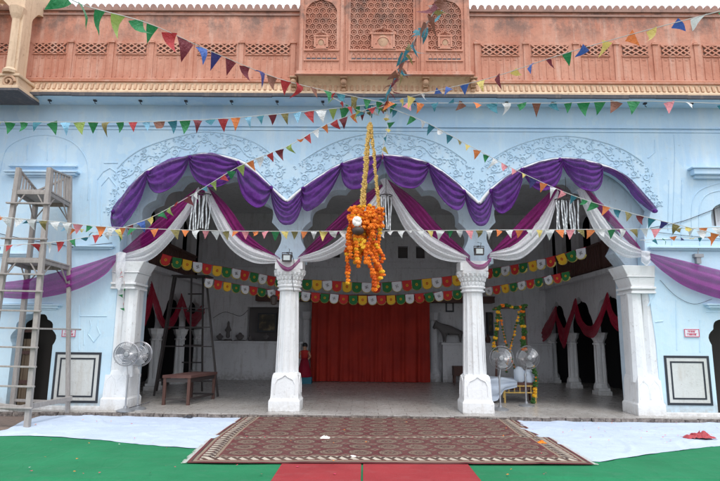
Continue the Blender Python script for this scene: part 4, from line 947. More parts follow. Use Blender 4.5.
# ================================================================== BUNTING
cache = {}
def flagmesh(c, v):
    key = (c, v)
    if key in cache: return cache[key]
    r = random.Random(hash_(c)+v); me = bpy.data.meshes.new('flag'); vs = []; fs = []; n_ = 5
    tx = r.uniform(-.25, .25); cu = r.uniform(-.65, .65); cu2 = r.uniform(-.5, .5)
    for i in range(n_+1):
        t = i/n_; w = (1-t)*.5
        for s in (-1, 0, 1): vs.append((s*w+tx*t*t, cu*t*t+cu2*math.sin(t*4)*.4+abs(s)*.05*(1-t)*r.uniform(.3, 1.2), -t))
    for i in range(n_):
        for j in range(2): fs.append((i*3+j, i*3+j+1, i*3+j+4, i*3+j+3))
    me.from_pydata(vs, [], fs); me.materials.append(M[c])
    for p in me.polygons: p.use_smooth = True
    me.update(); cache[key] = me; return me
def hash_(s): return sum(ord(ch)*(i+3) for i, ch in enumerate(s))
def bunting(label, pts, spacing, size, colors, seed, chaos=.3, flat=1., cordr=.006, group='foil pennant strings over the courtyard', cat='bunting', skip=.04, sz2=None, order=False):
    """pts: list of (px,py,Y)"""
    r = random.Random(seed); P3 = [P(*p) for p in pts]
    sm = crom([tuple(p) for p in P3], 8); L = sum((Vector(b)-Vector(a)).length for a, b in zip(sm, sm[1:])); n_ = int(L/spacing); line = resample(sm, n_*2)
    root = empty('bunting', tuple(line[0]), label, cat, group)
    g = MB(); g.tube(line, cordr, 5); g.build('cord', 'cord', root)
    i = 1; base = Vector(line[0]); lastc = None
    for k in range(n_):
        if r.random() < skip: continue
        a = line[2*k]; b = line[min(2*k+2, len(line)-1)]; c = line[2*k+1]; t = (b-a).normalized()
        cc = r.choice(colors) if not order else colors[k % len(colors)]
        if cc == lastc and not order and r.random() < .7: cc = r.choice(colors)
        lastc = cc
        o = bpy.data.objects.new('flag', flagmesh(cc, r.randrange(7))); col.objects.link(o); o.parent = root
        z_ = Vector((0, 0, 1)); x_ = t; y_ = z_.cross(x_).normalized(); z2 = x_.cross(y_)
        rot = Matrix((x_, y_, z2)).transposed()
        rot = rot @ Matrix.Rotation(r.gauss(0, chaos), 3, 'X') @ Matrix.Rotation(r.gauss(0, chaos*.5), 3, 'Y') @ Matrix.Rotation(r.gauss(0, chaos*.7), 3, 'Z')
        f_ = k/max(1, n_-1); s0 = size if sz2 is None else size+(sz2-size)*f_
        s = s0*r.uniform(.82, 1.15); w_ = min(s*flat, spacing*1.1)
        o.matrix_parent_inverse = Matrix.Identity(4)
        m4 = (rot @ Matrix.Diagonal((w_*r.uniform(.8, 1.05), s, s))).to_4x4(); m4.translation = c-base-Vector((0, 0, .004)); o.matrix_local = m4; o['_w'] = tuple(c)
    return root
A_ = ['fgreen', 'fgreen', 'fred', 'fmaroon', 'fteal', 'fblue', 'folive', 'fsky', 'forange', 'fwhite']
Lt = ['fwhite', 'forange', 'fwhite', 'folive', 'fyellow', 'fpink', 'forange', 'fwhite', 'fgreen']
Mx = ['fred', 'fgreen', 'fwhite', 'fteal', 'fyellow', 'fmaroon', 'fpink', 'fsky', 'fnavy', 'forange', 'flime']
FOLD = 1
HUB = (386, 103, F-1.0)
bunting('string of mostly green pennants running under the eave from the left edge to the centre', [(-12, 122, 9.4), (60, 122, 9.6), (130, 122, 9.8), (215, 119, 10.0), (300, 112, 10.2), HUB], .235, .235, ['flime', 'fgreen', 'fgreen', 'fteal', 'fgreen', 'fsky', 'flime', 'fgreen', 'folive', 'fgreen', 'fred', 'fsky', 'fbrown', 'fteal', 'fgreen', 'fmaroon', 'fteal', 'fred', 'forange', 'fsky', 'fteal', 'fmaroon', 'folive', 'fsky', 'fred', 'fwhite'], 1, .25, .85, order=True, skip=0)
bunting('string of pennants just below the eave from the centre to the right edge', [HUB, (470, 103, 10.1), (560, 103, 9.7), (640, 101, 9.2), (735, 104, 8.6)], .27, .23, ['fgreen', 'fteal', 'fpink', 'fgreen', 'fwhite', 'fbrown', 'fgreen', 'forange', 'fteal'], 2, .55, .9)
bunting('big near pennants slanting from the top left corner down to the centre', [(55, -16, 5.6), (80, 4, 6.0), (150, 24, 7.0), (215, 53, 8.0), (290, 82, 9.2), HUB], .285, .33, ['fgreen', 'fgreen', 'fgreen', 'flime', 'fgreen', 'fgreen', 'fred', 'fmaroon', 'fblue', 'fnavy', 'fmaroon', 'fmaroon', 'fnavy', 'fbrown', 'fred', 'fred', 'fbrown', 'fgreen', 'fteal', 'folive'], 3, .25, .85, order=True, skip=0, sz2=.22)
bunting('pennant string slanting from the centre up to the top right corner', [HUB, (430, 92, 9.4), (490, 78, 8.6), (560, 55, 7.7), (640, 32, 6.8), (740, 6, 5.8)], .30, .22, ['fyellow', 'forange', 'fnavy', 'fyellow', 'fblue', 'fwhite', 'fgreen', 'fpink', 'fgreen', 'fmaroon'], 4, .9, .8)
bunting('dense dark pennant string coming overhead from the top centre down to the knot', [(446, -26, 4.2), (434, 12, 5.0), (420, 32, 6.0), (404, 58, 7.4), (395, 80, 8.8), (389, 94, 9.8), (388, 104, F-1.0)], .13, .22, ['fbrown', 'fteal', 'fbrown', 'fmaroon', 'fteal', 'folive', 'fbrown', 'fmaroon', 'fteal'], 5, .95, .75)
bunting('pennant string falling from the centre knot to the lower left wall', [HUB, (330, 123, 10.3), (290, 145, 10.2), (240, 166, 10.2), (190, 196, 10.3), (140, 222, 10.4), (70, 240, 10.0), (-10, 246, 9.6)], .20, .19, ['fred', 'fmaroon', 'fblue', 'fwhite', 'fgreen', 'fyellow', 'forange', 'flime', 'fteal', 'folive', 'fred'], 6, .5, .85)
bunting('pennant string falling from the centre knot to the lower right wall', [(390, 108, F-1.0), (425, 122, 10.3), (470, 146, 10.3), (520, 172, 10.3), (580, 198, 10.1), (650, 218, 9.9), (735, 238, 9.4)], .20, .19, ['fmaroon', 'fgreen', 'fteal', 'folive', 'fred', 'fteal', 'fyellow', 'fpink', 'forange', 'fnavy', 'fwhite'], 7, .4, .85)
bunting('level string of white and orange pennants crossing all three arches', [(-12, 216, 9.2), (60, 222, 9.6), (110, 227, 9.9), (230, 231, 10.3), (370, 231, 10.4), (500, 230, 10.3), (640, 229, 10.0), (735, 227, 9.4)], .185, .17, Lt+['fwhite', 'forange'], 8, .30, .95, skip=.02)
bunting('tangled small pennant string on the left wall behind the wooden tower', [(-12, 215, 10.7), (40, 222, 10.8), (90, 232, 10.9), (124, 236, 11.0)], .17, .13, Mx, 9, 1.0, .8)
bunting('tangled small pennant string on the lower right wall', [(735, 234, 10.4), (690, 238, 10.8), (640, 240, 11.1), (655, 238, 11.0)][:3], .16, .13, Mx, 10, 1.0, .8)
bunting('short tangled clump of pennants gathered left of the centre knot', [(330, 96, 10.2), (345, 104, 10.25), (365, 112, 10.3), (384, 106, 10.3)], .09, .20, ['fgreen', 'fred', 'fwhite', 'fgreen', 'flime', 'folive', 'fteal', 'fred'], 11, 1.1, .8)
bunting('short tail of pennants dangling beneath the centre knot', [(386, 106, 10.3), (388, 125, 10.3), (384, 142, 10.3), (382, 156, 10.3)], .11, .18, ['fgreen', 'fyellow', 'forange', 'fteal', 'fwhite', 'folive'], 12, 1.2, .8)
bunting('tiny pennants on a thread hanging beside the leftmost pillar', [(121, 268, F-.2), (124, 282, F-.2), (123, 296, F-.2), (125, 312, F-.2)], .13, .09, ['fred', 'fgreen', 'fpink'], 13, .8, .8)
# indoor square tags -------------------------------------------------
def tagmesh(c):
    if c in cache: return cache[c]
    me = bpy.data.meshes.new('pennant_tag'); n_ = 8
    out = [(-.5, 0), (-.5, -.62)] + [(-.5*math.cos(PI*i/n_), -.62-.38*math.sin(PI*i/n_)) for i in range(1, n_)] + [(.5, -.62), (.5, 0)]
    vs = [(x_, -.01, z_) for x_, z_ in out]+[(x_, .01, z_) for x_, z_ in out]; n2 = len(out)
    fs = [tuple(range(n2)), tuple(range(n2, 2*n2))[::-1]]+[(i, (i+1) % n2, (i+1) % n2+n2, i+n2) for i in range(n2)]
    me.from_pydata(vs, [], fs); me.materials.append(M[c]); me.update(); cache[c] = me; return me
def emblem(c, white):
    k = ('e', c, white)
    if k in cache: return cache[k]
    g = MB(); y_ = -.02; zc = -.45
    if white:
        for s in (-1, 1):
            g.b2((-.018, y_, zc), (.018, y_+.008, zc+s*.15)); g.b2((.018*s, y_+.001, zc-.018), (s*.15, y_+.009, zc+.018))
            g.b2((0.018*s, y_+.002, zc+s*.15-.018), (s*.13, y_+.01, zc+s*.15+.018)); g.b2((s*.132, y_+.003, zc-s*.018), (s*.168, y_+.011, zc-s*.13))
    else:
        for q in range(6): an = q*PI/3; g.ball((.10*math.cos(an), y_+.004, zc+.10*math.sin(an)), .05, 4, 6, 1, .15, 1)
    me = bpy.data.meshes.new('emblem'); me.from_pydata(g.v, [], g.f); me.materials.append(M[c]); me.update(); cache[k] = me; return me
def fringe():
    if 'fr' in cache: return cache['fr']
    g = MB(); g.tube([(-.5*math.cos(PI*i/8)*1.02, 0, -.62-.38*math.sin(PI*i/8)*1.04) for i in range(9)], .035, 4)
    me = bpy.data.meshes.new('tag_fringe'); me.from_pydata(g.v, [], g.f); me.materials.append(M['fyellow']); me.update(); cache['fr'] = me; return me
def tagline(label, pts, n_, size, seed):
    P3 = [P(*p) for p in pts]; sm = crom([tuple(p) for p in P3], 8); line = resample(sm, n_); root = empty('tag_garland', tuple(line[0]), label, 'bunting', 'strings of round-ended tags inside the hall')
    g = MB(); g.tube(line, .010, 5); g.build('cord', 'crimson', root); base = Vector(line[0]); seq = ['tred', 'tgreen', 'twhite', 'tred', 'tgreen', 'tyellow', 'twhite', 'tred', 'tyellow', 'tgreen', 'twhite']; r = random.Random(seed)
    for k in range(n_):
        a, b = line[k], line[k+1]; t = (b-a).normalized(); y_ = Vector((0, 0, 1)).cross(t).normalized(); rot = Matrix((t, y_, t.cross(y_))).transposed() @ Matrix.Rotation(r.gauss(0, .12), 3, 'X') @ Matrix.Rotation(r.gauss(0, .07), 3, 'Y')
        c = seq[(k+seed*3) % len(seq)]; o = bpy.data.objects.new('pennant_tag', tagmesh(c)); col.objects.link(o); o.parent = root; m4 = (rot @ Matrix.Diagonal((size, 1, size*1.1))).to_4x4(); m4.translation = (a+b)/2-base; o.matrix_local = m4
        e = bpy.data.objects.new('emblem', emblem('pot' if c == 'twhite' else 'tyellow' if c != 'tyellow' else 'tred', c == 'twhite')); col.objects.link(e); e.parent = o
        e2 = bpy.data.objects.new('tag_fringe', fringe()); col.objects.link(e2); e2.parent = o
ZQ = F
tagline('string of green, red, white and yellow tags across the left arch, the upper row', [(162, 254, 12.6), (200, 263, 13.2), (240, 270, 13.8), (284, 279, 14.6)], 13, .225, 1)
tagline('string of green, red, white and yellow tags across the left arch, the lower row', [(205, 278, 13.4), (235, 284, 13.9), (260, 288, 14.3), (284, 292, 14.6)], 9, .20, 2)
tagline('string of tags across the middle arch in front of the curtain, the upper row', [(292, 279, 14.6), (330, 281, 14.8), (372, 283, 14.9), (415, 280, 14.8), (462, 275, 14.6)], 17, .25, 1)
tagline('string of tags across the middle arch in front of the curtain, the lower row', [(292, 291, 14.6), (330, 294, 14.8), (372, 296, 14.9), (415, 294, 14.8), (462, 290, 14.6)], 18, .225, 3)
tagline('string of tags rising across the right arch, the upper row', [(484, 270, 14.6), (520, 264, 13.8), (555, 256, 13.0), (586, 247, 12.4)], 11, .225, 0)
tagline('string of tags rising across the right arch, the lower row', [(484, 288, 14.6), (515, 283, 14.0), (545, 277, 13.4), (570, 271, 12.9)], 10, .195, 2)
# ================================================================== MARIGOLD BUNCH
def flowerstring(g, pts, r0, step, rg, mi=0, mix=None):
    g.tube(resample(pts, 14), r0*.35, 5, mi=0)
    L = sum((Vector(b)-Vector(a)).length for a, b in zip(pts, pts[1:])); n_ = max(2, int(L/step))
    for p in resample(pts, n_):
        s = r0*rg.uniform(.8, 1.15); sx_ = rg.uniform(.8, 1.15); g.ball(p+Vector((rg.uniform(-.014, .014), rg.uniform(-.014, .014), rg.uniform(-.008, .008))), s, 6, 14, sx_, 1.9-sx_, rg.uniform(.55, .85), mi=(mi if not mix else rg.choice(mix)), ruffle=.45)
YM = F-1.0; rg = random.Random(4)
mb0 = empty('marigold_bunch', tuple(P(368, 208, YM)), 'large bunch of orange marigold strings hanging in the middle arch from gold ropes', 'flower garland')
tops = [(356, 210), (360, 207), (364, 206), (369, 206), (374, 207), (378, 209), (381, 211), (352, 214), (372, 210), (366, 212), (350, 220), (380, 216)]
ends = [(350, 258), (348, 283), (355, 262), (359, 266), (362, 254), (366, 262), (375, 284), (374, 289), (377, 286), (379, 279), (381, 278), (370, 252), (382, 262), (352, 250), (357, 262)]
for k, e in enumerate(ends):
    t = tops[k % len(tops)]; g = MB(); yo = rg.uniform(-.12, .12); xm = t[0]*.5+e[0]*.5+rg.uniform(-2, 2)
    if e[0] < 358: xm = min(t[0], e[0])-1+rg.uniform(-1, 1)
    pts = [P(*q, YM+yo) for q in crom([t, (xm, t[1]*.55+e[1]*.45), (e[0]+rg.uniform(-.5, .5), e[1]*.85+t[1]*.15), e], 5)]
    flowerstring(g, pts, .044, .060, rg, mix=(0, 0, 0, 2, 2, 0, 1) if k != 3 else (0, 1, 1)); g.build('marigold_string', ['orange', 'yellow', 'deeporange'], mb0, smooth=False)
g = MB()
for k in range(170):
    an = rg.uniform(0, 2*PI); rr_ = rg.uniform(.10, .30); c = P(366+rr_*58*math.cos(an), 217+rr_*rg.uniform(-34, 40), YM+rr_*.5*math.sin(an)); g.ball(c, rg.uniform(.035, .048), 4, 10, 1, 1, .8, ruffle=.35)
g.build('marigold_ring', 'orange', mb0)
g = MB(); c = P(357, 222, YM-.22)
for k in range(9): an = k*.7; g.ball(c+Vector((.05*math.cos(an), -.01*(k % 2), .05*math.sin(an)+.01)), .045, 5, 7, 1, .6, 1.2)
g.build('white_blossom', 'whiteflower', mb0, smooth=True)
g = MB(); g.lathe(P(358, 232, YM-.16), [(.02, -.06), (.10, -.03), (.12, .03), (.09, .08), (.06, .085)], 12); g.build('hanging_pot', 'pot', mb0, smooth=True)
g = MB()
for k in range(22): g.ball(P(359+rg.uniform(-5, 6), 240+rg.uniform(-5, 8), YM-.10), .035, 4, 8, ruffle=.35)
g.build('yellow_cluster', 'yellow', mb0)
g = MB(); tp = (370, 122)
for a, b in (((369, 124), (361, 210)), ((371, 124), (379, 210)), ((370, 124), (363.5, 209))):
    pa, pb = P(*a, YM), P(*b, YM); n_ = 40
    for i in range(n_):
        p = pa.lerp(pb, i/n_)+Vector((rg.uniform(-.012, .012), rg.uniform(-.02, .02), 0)); g.ball(p, rg.uniform(.034, .052), 4, 6, .8, .8, 1.0, ruffle=.5)
g.build('gold_rope', 'gold', mb0)
g = MB(); pa = P(370, 125, YM); pb = P(372, 104, YM); g.tube([pa, pb], .008, 5); g.build('hanging_cord', 'cord', mb0)
# ================================================================== FOIL TASSELS in the arch crowns
def tassel(x0_, x1_, y0_, y1_, Y, n_, label):
    a = P(x0_, y0_, Y); b = P(x1_, y0_, Y); zb_ = P((x0_+x1_)/2, y1_, Y).z; root = empty('foil_tassel', tuple((a+b)/2), label, 'decoration', 'silver foil tassels in the arch crowns'); r = random.Random(int(x0_))
    g = MB(); g.tube([(a.x+(b.x-a.x)*(.5+.5*math.cos(q*PI/6)), Y+.12*math.sin(q*PI/6), a.z+.01) for q in range(12)], .012, 5, closed=True); g.tube([(a+b)/2, (a+b)/2+Vector((0, 0, .5))], .006, 5); g.build('ring', 'iron', root)
    for k in range(n_):
        x_ = a.x+(b.x-a.x)*(k+.5)/n_; yo = Y+.04*math.sin(k*2.1); g = MB(); w = (b.x-a.x)/n_*.5; ln = a.z-zb_; zz = a.z; m_ = 14; e = r.uniform(-.04, .03)
        g.grid(3, m_, lambda s, t: Vector((x_+(s-.5)*w*(1+.25*math.sin(t*14+k*2.3))+.012*math.sin(t*5+k*1.7), yo+.02*math.cos((s-.5)*3)+.006*math.sin(t*40+k*2), zz-t*(ln+e)))); g.build('foil_strip', 'foilsilver', root)
tassel(191, 211, 195, 229, F-.04, 8, 'silver foil strip tassel hanging in the crown of the left arch'); tassel(380, 392, 196, 229, F-.04, 5, 'silver foil strip tassel beside the marigold bunch in the middle arch'); tassel(555, 578, 200, 233, F-.04, 9, 'silver foil strip tassel hanging in the crown of the right arch')
# ================================================================== FLOODLIGHTS
def flood(x_, y_, label):
    c = P(x_, y_, F-.06); root = empty('floodlight', tuple(c), label, 'floodlight', 'black floodlights on the free pillars'); g = MB()
    g.b2((c.x-.095, c.y-.05, c.z-.075), (c.x+.095, c.y+.05, c.z+.075)); 
    for k in range(5): g.b2((c.x-.08+k*.036, c.y+.05, c.z-.06), (c.x-.07+k*.036, c.y+.075, c.z+.06))
    g.build('housing', 'iron', root)
    g = MB(); g.b2((c.x-.068, c.y-.056, c.z-.052), (c.x+.068, c.y-.0505, c.z+.05)); g.build('lamp_glass', 'glass', root)
    g = MB(); g.tube([(c.x-.10, c.y, c.z), (c.x-.105, c.y, c.z+.11), (c.x+.105, c.y, c.z+.11), (c.x+.10, c.y, c.z)], .010, 5); g.bar((c.x, c.y, c.z+.11), (c.x, F+.1, c.z+.13), .03); g.tube([(c.x+.03, c.y, c.z+.07), (c.x+.05, c.y, c.z+.18), (c.x+.01, F+.1, c.z+.22)], .006, 5); g.build('bracket', 'iron', root)
flood(287, 258, 'small black floodlight fixed above the left free pillar'); flood(479, 251.5, 'small black floodlight fixed above the right free pillar')
# ================================================================== FANS
def fan(hx, hy, bx_, by_, r_, label, yaw=0, Yb=None):
    base = PG(bx_, by_, ZF)
    if Yb: base = Vector((P(bx_, 400, Yb).x, Yb, ZF))
    hd = P(hx, hy, base.y-.02); root = empty('pedestal_fan', tuple(base), label, 'fan', 'pedestal fans standing in the arches')
    g = MB(); g.lathe((base.x, base.y, ZF), [(.17, 0), (.17, .02), (.14, .035), (.04, .06), (.03, .10)], 20); g.build('base', 'greymetal', root, smooth=False)
    g = MB(); g.tube([(base.x, base.y, ZF+.06), (base.x, base.y, .75)], .018, 8); g.tube([(base.x, base.y, .75), (hd.x, base.y, hd.z-.03)], .011, 8); g.lathe((base.x, base.y, .73), [(.026, 0), (.026, .06)], 8); g.build('pole', 'steel', root)
    R_ = Matrix.Rotation(yaw, 3, 'Z'); c = Vector((hd.x, base.y, hd.z))
    def T(x_, y_, z_): return c+R_ @ Vector((x_, y_, z_))
    g = MB(); g.tube([T(0, -.02, 0), T(0, .04, 0), T(0, .16, 0), T(0, .2, 0)], .07, 10, taper=[.03, .065, .06, .03]); g.build('motor', 'greyplastic', root, smooth=True)
    cg = MB()
    for rad, yy in ((r_, 0), (r_*.97, -.045), (r_*.72, -.078), (r_*.45, -.09), (.07, -.095), (r_*.97, .05), (r_*.6, .085), (.09, .09)):
        cg.tube([T(rad*math.cos(q*PI/14), yy, rad*math.sin(q*PI/14)) for q in range(28)], .0045 if rad < r_ else .008, 4, closed=True)
    for k in range(40):
        an = k*2*PI/40; u = (math.cos(an), math.sin(an))
        cg.tube([T(.06*u[0], -.097, .06*u[1]), T(r_*.5*u[0], -.09, r_*.5*u[1]), T(r_*.85*u[0], -.065, r_*.85*u[1]), T(r_*u[0], 0, r_*u[1]), T(r_*.8*u[0], .07, r_*.8*u[1]), T(.08*u[0], .09, .08*u[1])], .0026, 3)
    cg.lathe(T(0, 0, 0), [(.001, 0), (.001, 0.001)], 3); cage = cg.build('cage', 'steel', root)
    g = MB(); g.ball(T(0, -.10, 0), .055, 6, 12, 1, .3, 1); g.build('badge', 'greyplastic', cage, smooth=True)
    for k in range(3):
        g = MB(); a0 = k*2*PI/3+.4
        def bl(s, t):
            rad = .05+(r_*.86-.05)*s; an = a0+(t-.5)*(1.25-.35*s)+.3*s; return T(rad*math.cos(an), -.02+.05*(t-.5), rad*math.sin(an))
        g.grid(8, 6, bl); g.build('blade', 'greyplastic', root, smooth=True)
fan(126, 354, 126, 404, .235, 'grey pedestal fan standing closest to the leftmost pillar', .35, F-.18)
fan(139.5, 354, 138, 399, .25, 'grey pedestal fan standing behind and right of another, by the leftmost pillar', -.1, F+.12)
fan(502, 358, 500.5, 410, .25, 'grey pedestal fan directly beside the right free pillar', -.3)
fan(528.5, 357.5, 526.5, 406, .26, 'pale faced pedestal fan in front of the flowered swing', .05)
# ================================================================== WOODEN TOWER (left)
yf = F-1.55; yb_ = F-.32
tw = empty('wooden_tower', (P(45, 420, yf).x, (yf+yb_)/2, 0), 'weathered grey wooden ladder tower with railed top platform against the left wall', 'ladder tower')
def wb(name, bars, m='oldwood', parent=tw, j=.004):
    g = MB()
    for b in bars:
        a, c, w = b[0], b[1], b[2]; g.bar(a, c, w, b[3] if len(b) > 3 else w)
    return g.build(name, m, parent)
FR = [P(50, 168, yf+.25), PG(27, 428)]; FR[1].z = 0
yfr = FR[1].y
def lerpz(a, b, z_): return a.lerp(b, (z_-a.z)/(b.z-a.z))
BR = [P(70, 176, yb_), Vector((P(68, 413, yb_).x, yb_, 0))]
FL = [P(19, 168, yf+.25), P(-16, 400, yfr)]; FL[1] = Vector((FL[1].x, yfr, 0))
BL = [P(37, 190, yb_), Vector((P(12, 410, yb_).x, yb_, 0))]
for leg, w in ((FR, .085), (BR, .07), (FL, .08), (BL, .085)): wb('leg', [(leg[0], leg[1], w)])
def at(leg, py):   # point on a leg seen at photo row py
    best = min((abs((pxy(leg[0].lerp(leg[1], i/200)))[1]-py), i) for i in range(201)); return leg[0].lerp(leg[1], best[1]/200)
R3T = R3.transposed()
def pxy(p): q = R3T @ (Vector(p)-O); return (360-f*q.x/q.z, 240.5+f*q.y/q.z)
for py in (205, 222, 240, 275, 292, 311, 329, 348, 367, 387, 407):
    a, b = at(FL, py+.5), at(FR, py); a = Vector((a.x-.10, a.y-.06, b.z+.01)); b = Vector((b.x+.10, b.y-.06, b.z)); 
    if py == 222: continue
    wb('rung', [(a, b, .055, .03)])
for py in (329,):
    a, b = at(FR, py), at(BR, py+1); wb('brace', [(a, b+Vector((.25, -.02, 0)), .045, .03)])
a, b = at(FR, 408), at(BR, 399); wb('brace', [(Vector((a.x-.1, a.y, a.z)), Vector((b.x+.06, b.y, b.z)), .06, .09)])
a, b = at(FL, 405), at(FR, 409); wb('brace', [(a, b, .06, .09)])
a, b = at(BL, 400), at(BR, 402); wb('brace', [(a, b, .05)])
for (py1, py2, nm) in ((190, 197, 'top_platform'), (258, 266, 'middle_platform')):
    q = [at(FL, py1), at(FR, py1)]; z_ = q[1].z; c4 = [lerpz(FL[0], FL[1], z_), lerpz(FR[0], FR[1], z_), lerpz(BR[0], BR[1], z_), lerpz(BL[0], BL[1], z_)]
    g = MB(); n_ = 9
    for k in range(n_):
        a = c4[0].lerp(c4[3], (k+.5)/n_); b = c4[1].lerp(c4[2], (k+.5)/n_); g.bar(a-Vector((.06, 0, 0)), b+Vector((.03, 0, 0)), (c4[3].y-c4[0].y)/n_*.94, .025)
    pl_ = g.build(nm, 'oldwood', tw)
    for k in range(4):
        a, b = c4[k], c4[(k+1) % 4]; g = MB(); g.bar(a-Vector((0, .0, .05)), b-Vector((0, 0, .05)), .035, .075); g.build('platform_edge', 'oldwood', pl_)
    g = MB()
    for k in range(4):
        a, b = c4[k], c4[(k+1) % 4]
        for u, v_ in ((a, b), (b, a)):
            g = MB(); p = u.lerp(v_, .32)-Vector((0, 0, .06)); q_ = u-Vector((0, 0, .38)); g.bar(p, q_, .02); g.build('corner_brace', 'oldwood', pl_)
    if nm == 'top_platform':
        tops_ = [FL[0], FR[0], BR[0], BL[0]]
        for k in (3, 1, 2):
            a, b = c4[k], c4[(k+1) % 4]; ta, tb = tops_[k], tops_[(k+1) % 4]
            g = MB(); h1 = ta-Vector((0, 0, .02)); h2 = tb-Vector((0, 0, .02))
            sag_ = .30 if k != 2 else .12
            g.bar(h1, h2, .045, .03); m_ = 7
            for j in range(1, m_): g.bar(a.lerp(b, j/m_), h1.lerp(h2, j/m_), .035, .018)
            g.build('railing', 'oldwood', tw)
# ================================================================== IRON STEP SCAFFOLD (inside left bay)
sc_ = empty('iron_scaffold_ladder', tuple(PG(180, 392, ZF)), 'dark iron trestle ladder standing in the left arch behind the bench', 'ladder'); 
y0 = PG(165, 396, ZF).y; y1 = y0+1.2
tl, tr_, bl_, br_ = P(174, 276, y0+.35), P(206, 276, y0+.35), PG(150, 397, ZF), PG(212, 399, ZF); bl_.y = br_.y = y0
tl2, tr2 = P(176, 277, y1-.35), P(203, 277, y1-.35); bl2, br2 = PG(160, 390, ZF), PG(206, 390, ZF); bl2.y = br2.y = y1
for a, b in ((tl, bl_), (tr_, br_), (tl2, bl2), (tr2, br2)):
    g = MB(); g.tube([a, b], .028, 6); g.build('leg', 'iron', sc_)
g = MB(); g.tube([tl.lerp(tr_, .55), bl_.lerp(br_, .55)], .026, 6); g.build('centre_post', 'iron', sc_)
for t in (0, .28, .44, .60, .88):
    g = MB(); g.bar(tl.lerp(bl_, t), tr_.lerp(br_, t), .05, .025); g.build('rung', 'iron', sc_)
for t in (0.15, .3, .45, .6, .75, .9):
    g = MB(); g.tube([tl2.lerp(tr2, .5).lerp(bl2.lerp(br2, .5), t), tr2.lerp(br2, t)], .018, 6); g.build('rung', 'iron', sc_)
g = MB(); g.b2((tl.x-.05, tl.y-.05, tl.z), (tr_.x+.05, tl2.y+.05, tl.z+.03)); g.build('top_plate', 'iron', sc_)
# ================================================================== BENCH
bq = [PG(163.5, 405, ZF), PG(186, 406, ZF), PG(213, 399, ZF)]
fl, frr = bq[0], bq[1]; frr.y = fl.y; br_b = Vector((bq[2].x, bq[2].y, ZF)); zb_top = P(175, 378, fl.y).z
bn = empty('low_bench', tuple(fl.lerp(br_b, .5)), 'low dark wooden bench with a worn red top in front of the iron ladder', 'bench')
bl_b = Vector((fl.x+(br_b.x-frr.x), br_b.y, ZF))
for p in (fl, frr, br_b, bl_b):
    g = MB(); g.bar((p.x, p.y, ZF), (p.x, p.y, zb_top), .06); g.build('leg', 'brownwood', bn)
g = MB(); pts4 = [fl+Vector((-.05, -.04, 0)), frr+Vector((.04, -.04, 0)), br_b+Vector((.06, .04, 0)), bl_b+Vector((0, .04, 0))]
vs = [(p.x, p.y, zb_top) for p in pts4]+[(p.x, p.y, zb_top+.06) for p in pts4]
g.add(vs, [(3, 2, 1, 0), (4, 5, 6, 7), (0, 1, 5, 4), (1, 2, 6, 5), (2, 3, 7, 6), (3, 0, 4, 7)]); g.build('seat', 'redcushion', bn)
g = MB()
for a, b in ((fl, frr), (frr, br_b), (bl_b, br_b)): g.bar((a.x, a.y, ZF+.12), (b.x, b.y, ZF+.12), .04); g.bar((a.x, a.y, zb_top-.05), (b.x, b.y, zb_top-.05), .035, .08)
g.build('rail', 'iron', bn)
# ================================================================== FLOWER-DECKED SWING
ys = 14.0
sw0 = PG(497, 404, ZF); ysf = 13.3; ysb = 14.3
swg = empty('flower_decked_swing', tuple(P(512, 400, ysf)), 'gold framed swing seat with a white cloth, hung with marigold garlands behind two fans', 'swing')
def SP(x_, y_, Y): return P(x_, y_, Y)
g = MB()
for x_ in (498, 524): g.tube([SP(x_, 307, 13.8), (SP(x_-3 if x_ < 510 else x_+5, 380, 13.8).x, 13.8, ZF)], .030, 8)
g.build('post', 'brownwood', swg, smooth=True)
g = MB(); g.tube([SP(494, 308, 13.8), SP(527, 307, 13.8)], .03, 8); g.build('top_bar', 'brownwood', swg, smooth=True)
zs = SP(510, 388, ysf).z; xa_, xb_ = SP(503, 388, ysf).x, SP(536, 388, ysf).x
g = MB(); g.b2((xa_, ysf, zs-.05), (xb_, ysb, zs+.02)); g.build('seat', 'brownwood', swg)
g = MB(); g.b2((xa_+.03, ysf-.02, zs+.02), (xb_-.02, ysb, zs+.13)); g.build('cushion', 'redcushion', swg)
g = MB()
for zz_ in (zs-.10, zs+.05): g.tube([(xa_, ysf-.03, zz_), (xb_, ysf-.03, zz_)], .018, 6)
for k in range(7): xx = xa_+(xb_-xa_)*k/6; g.tube([(xx, ysf-.03, zs-.12 if k % 6 else zs-.22), (xx, ysf-.03, zs+.07)], .014, 6)
for xx in (xa_+.03, xb_-.03): g.tube([(xx, ysf-.02, ZF), (xx, ysf-.02, zs)], .025, 6)
g.build('gilt_rail', 'gold', swg)
g = MB(); A1 = [SP(488, 379, ysf-.05), SP(502, 377, ysf-.05), SP(517, 381, ysf-.05)]; A2 = [SP(488, 400, ysf-.08), SP(498, 398, ysf-.08), SP(512, 386, ysf-.08)]
A2 = [SP(487, 403, ysf-.08), SP(497, 400, ysf-.08), SP(504, 390, ysf-.08), SP(517, 387, ysf-.08)]
ribbon(g, A1, A2, 24, 12, 2, .03, .03, seed=3); g.grid(8, 6, lambda s, t: A1[0].lerp(A1[2], s)+Vector((0, .05+t*.7, .035*math.sin(PI*t)+.01))); g.build('white_cloth', 'whitecloth', swg, smooth=True)
for cx_, cy_, a_ in ((519, 374, .25), (529, 376, -.2)):
    g = MB(); c = SP(cx_, cy_, ysf+.1); g.tube([c+Vector((-.05*a_, 0, -.22)), c+Vector((0, 0, -.15)), c+Vector((0, 0, .08)), c+Vector((.05*a_, 0, .17))], .1, 12, taper=[.06, .12, .13, .05]); g.build('bolster', 'whitecloth', swg, smooth=True)
rg = random.Random(8)
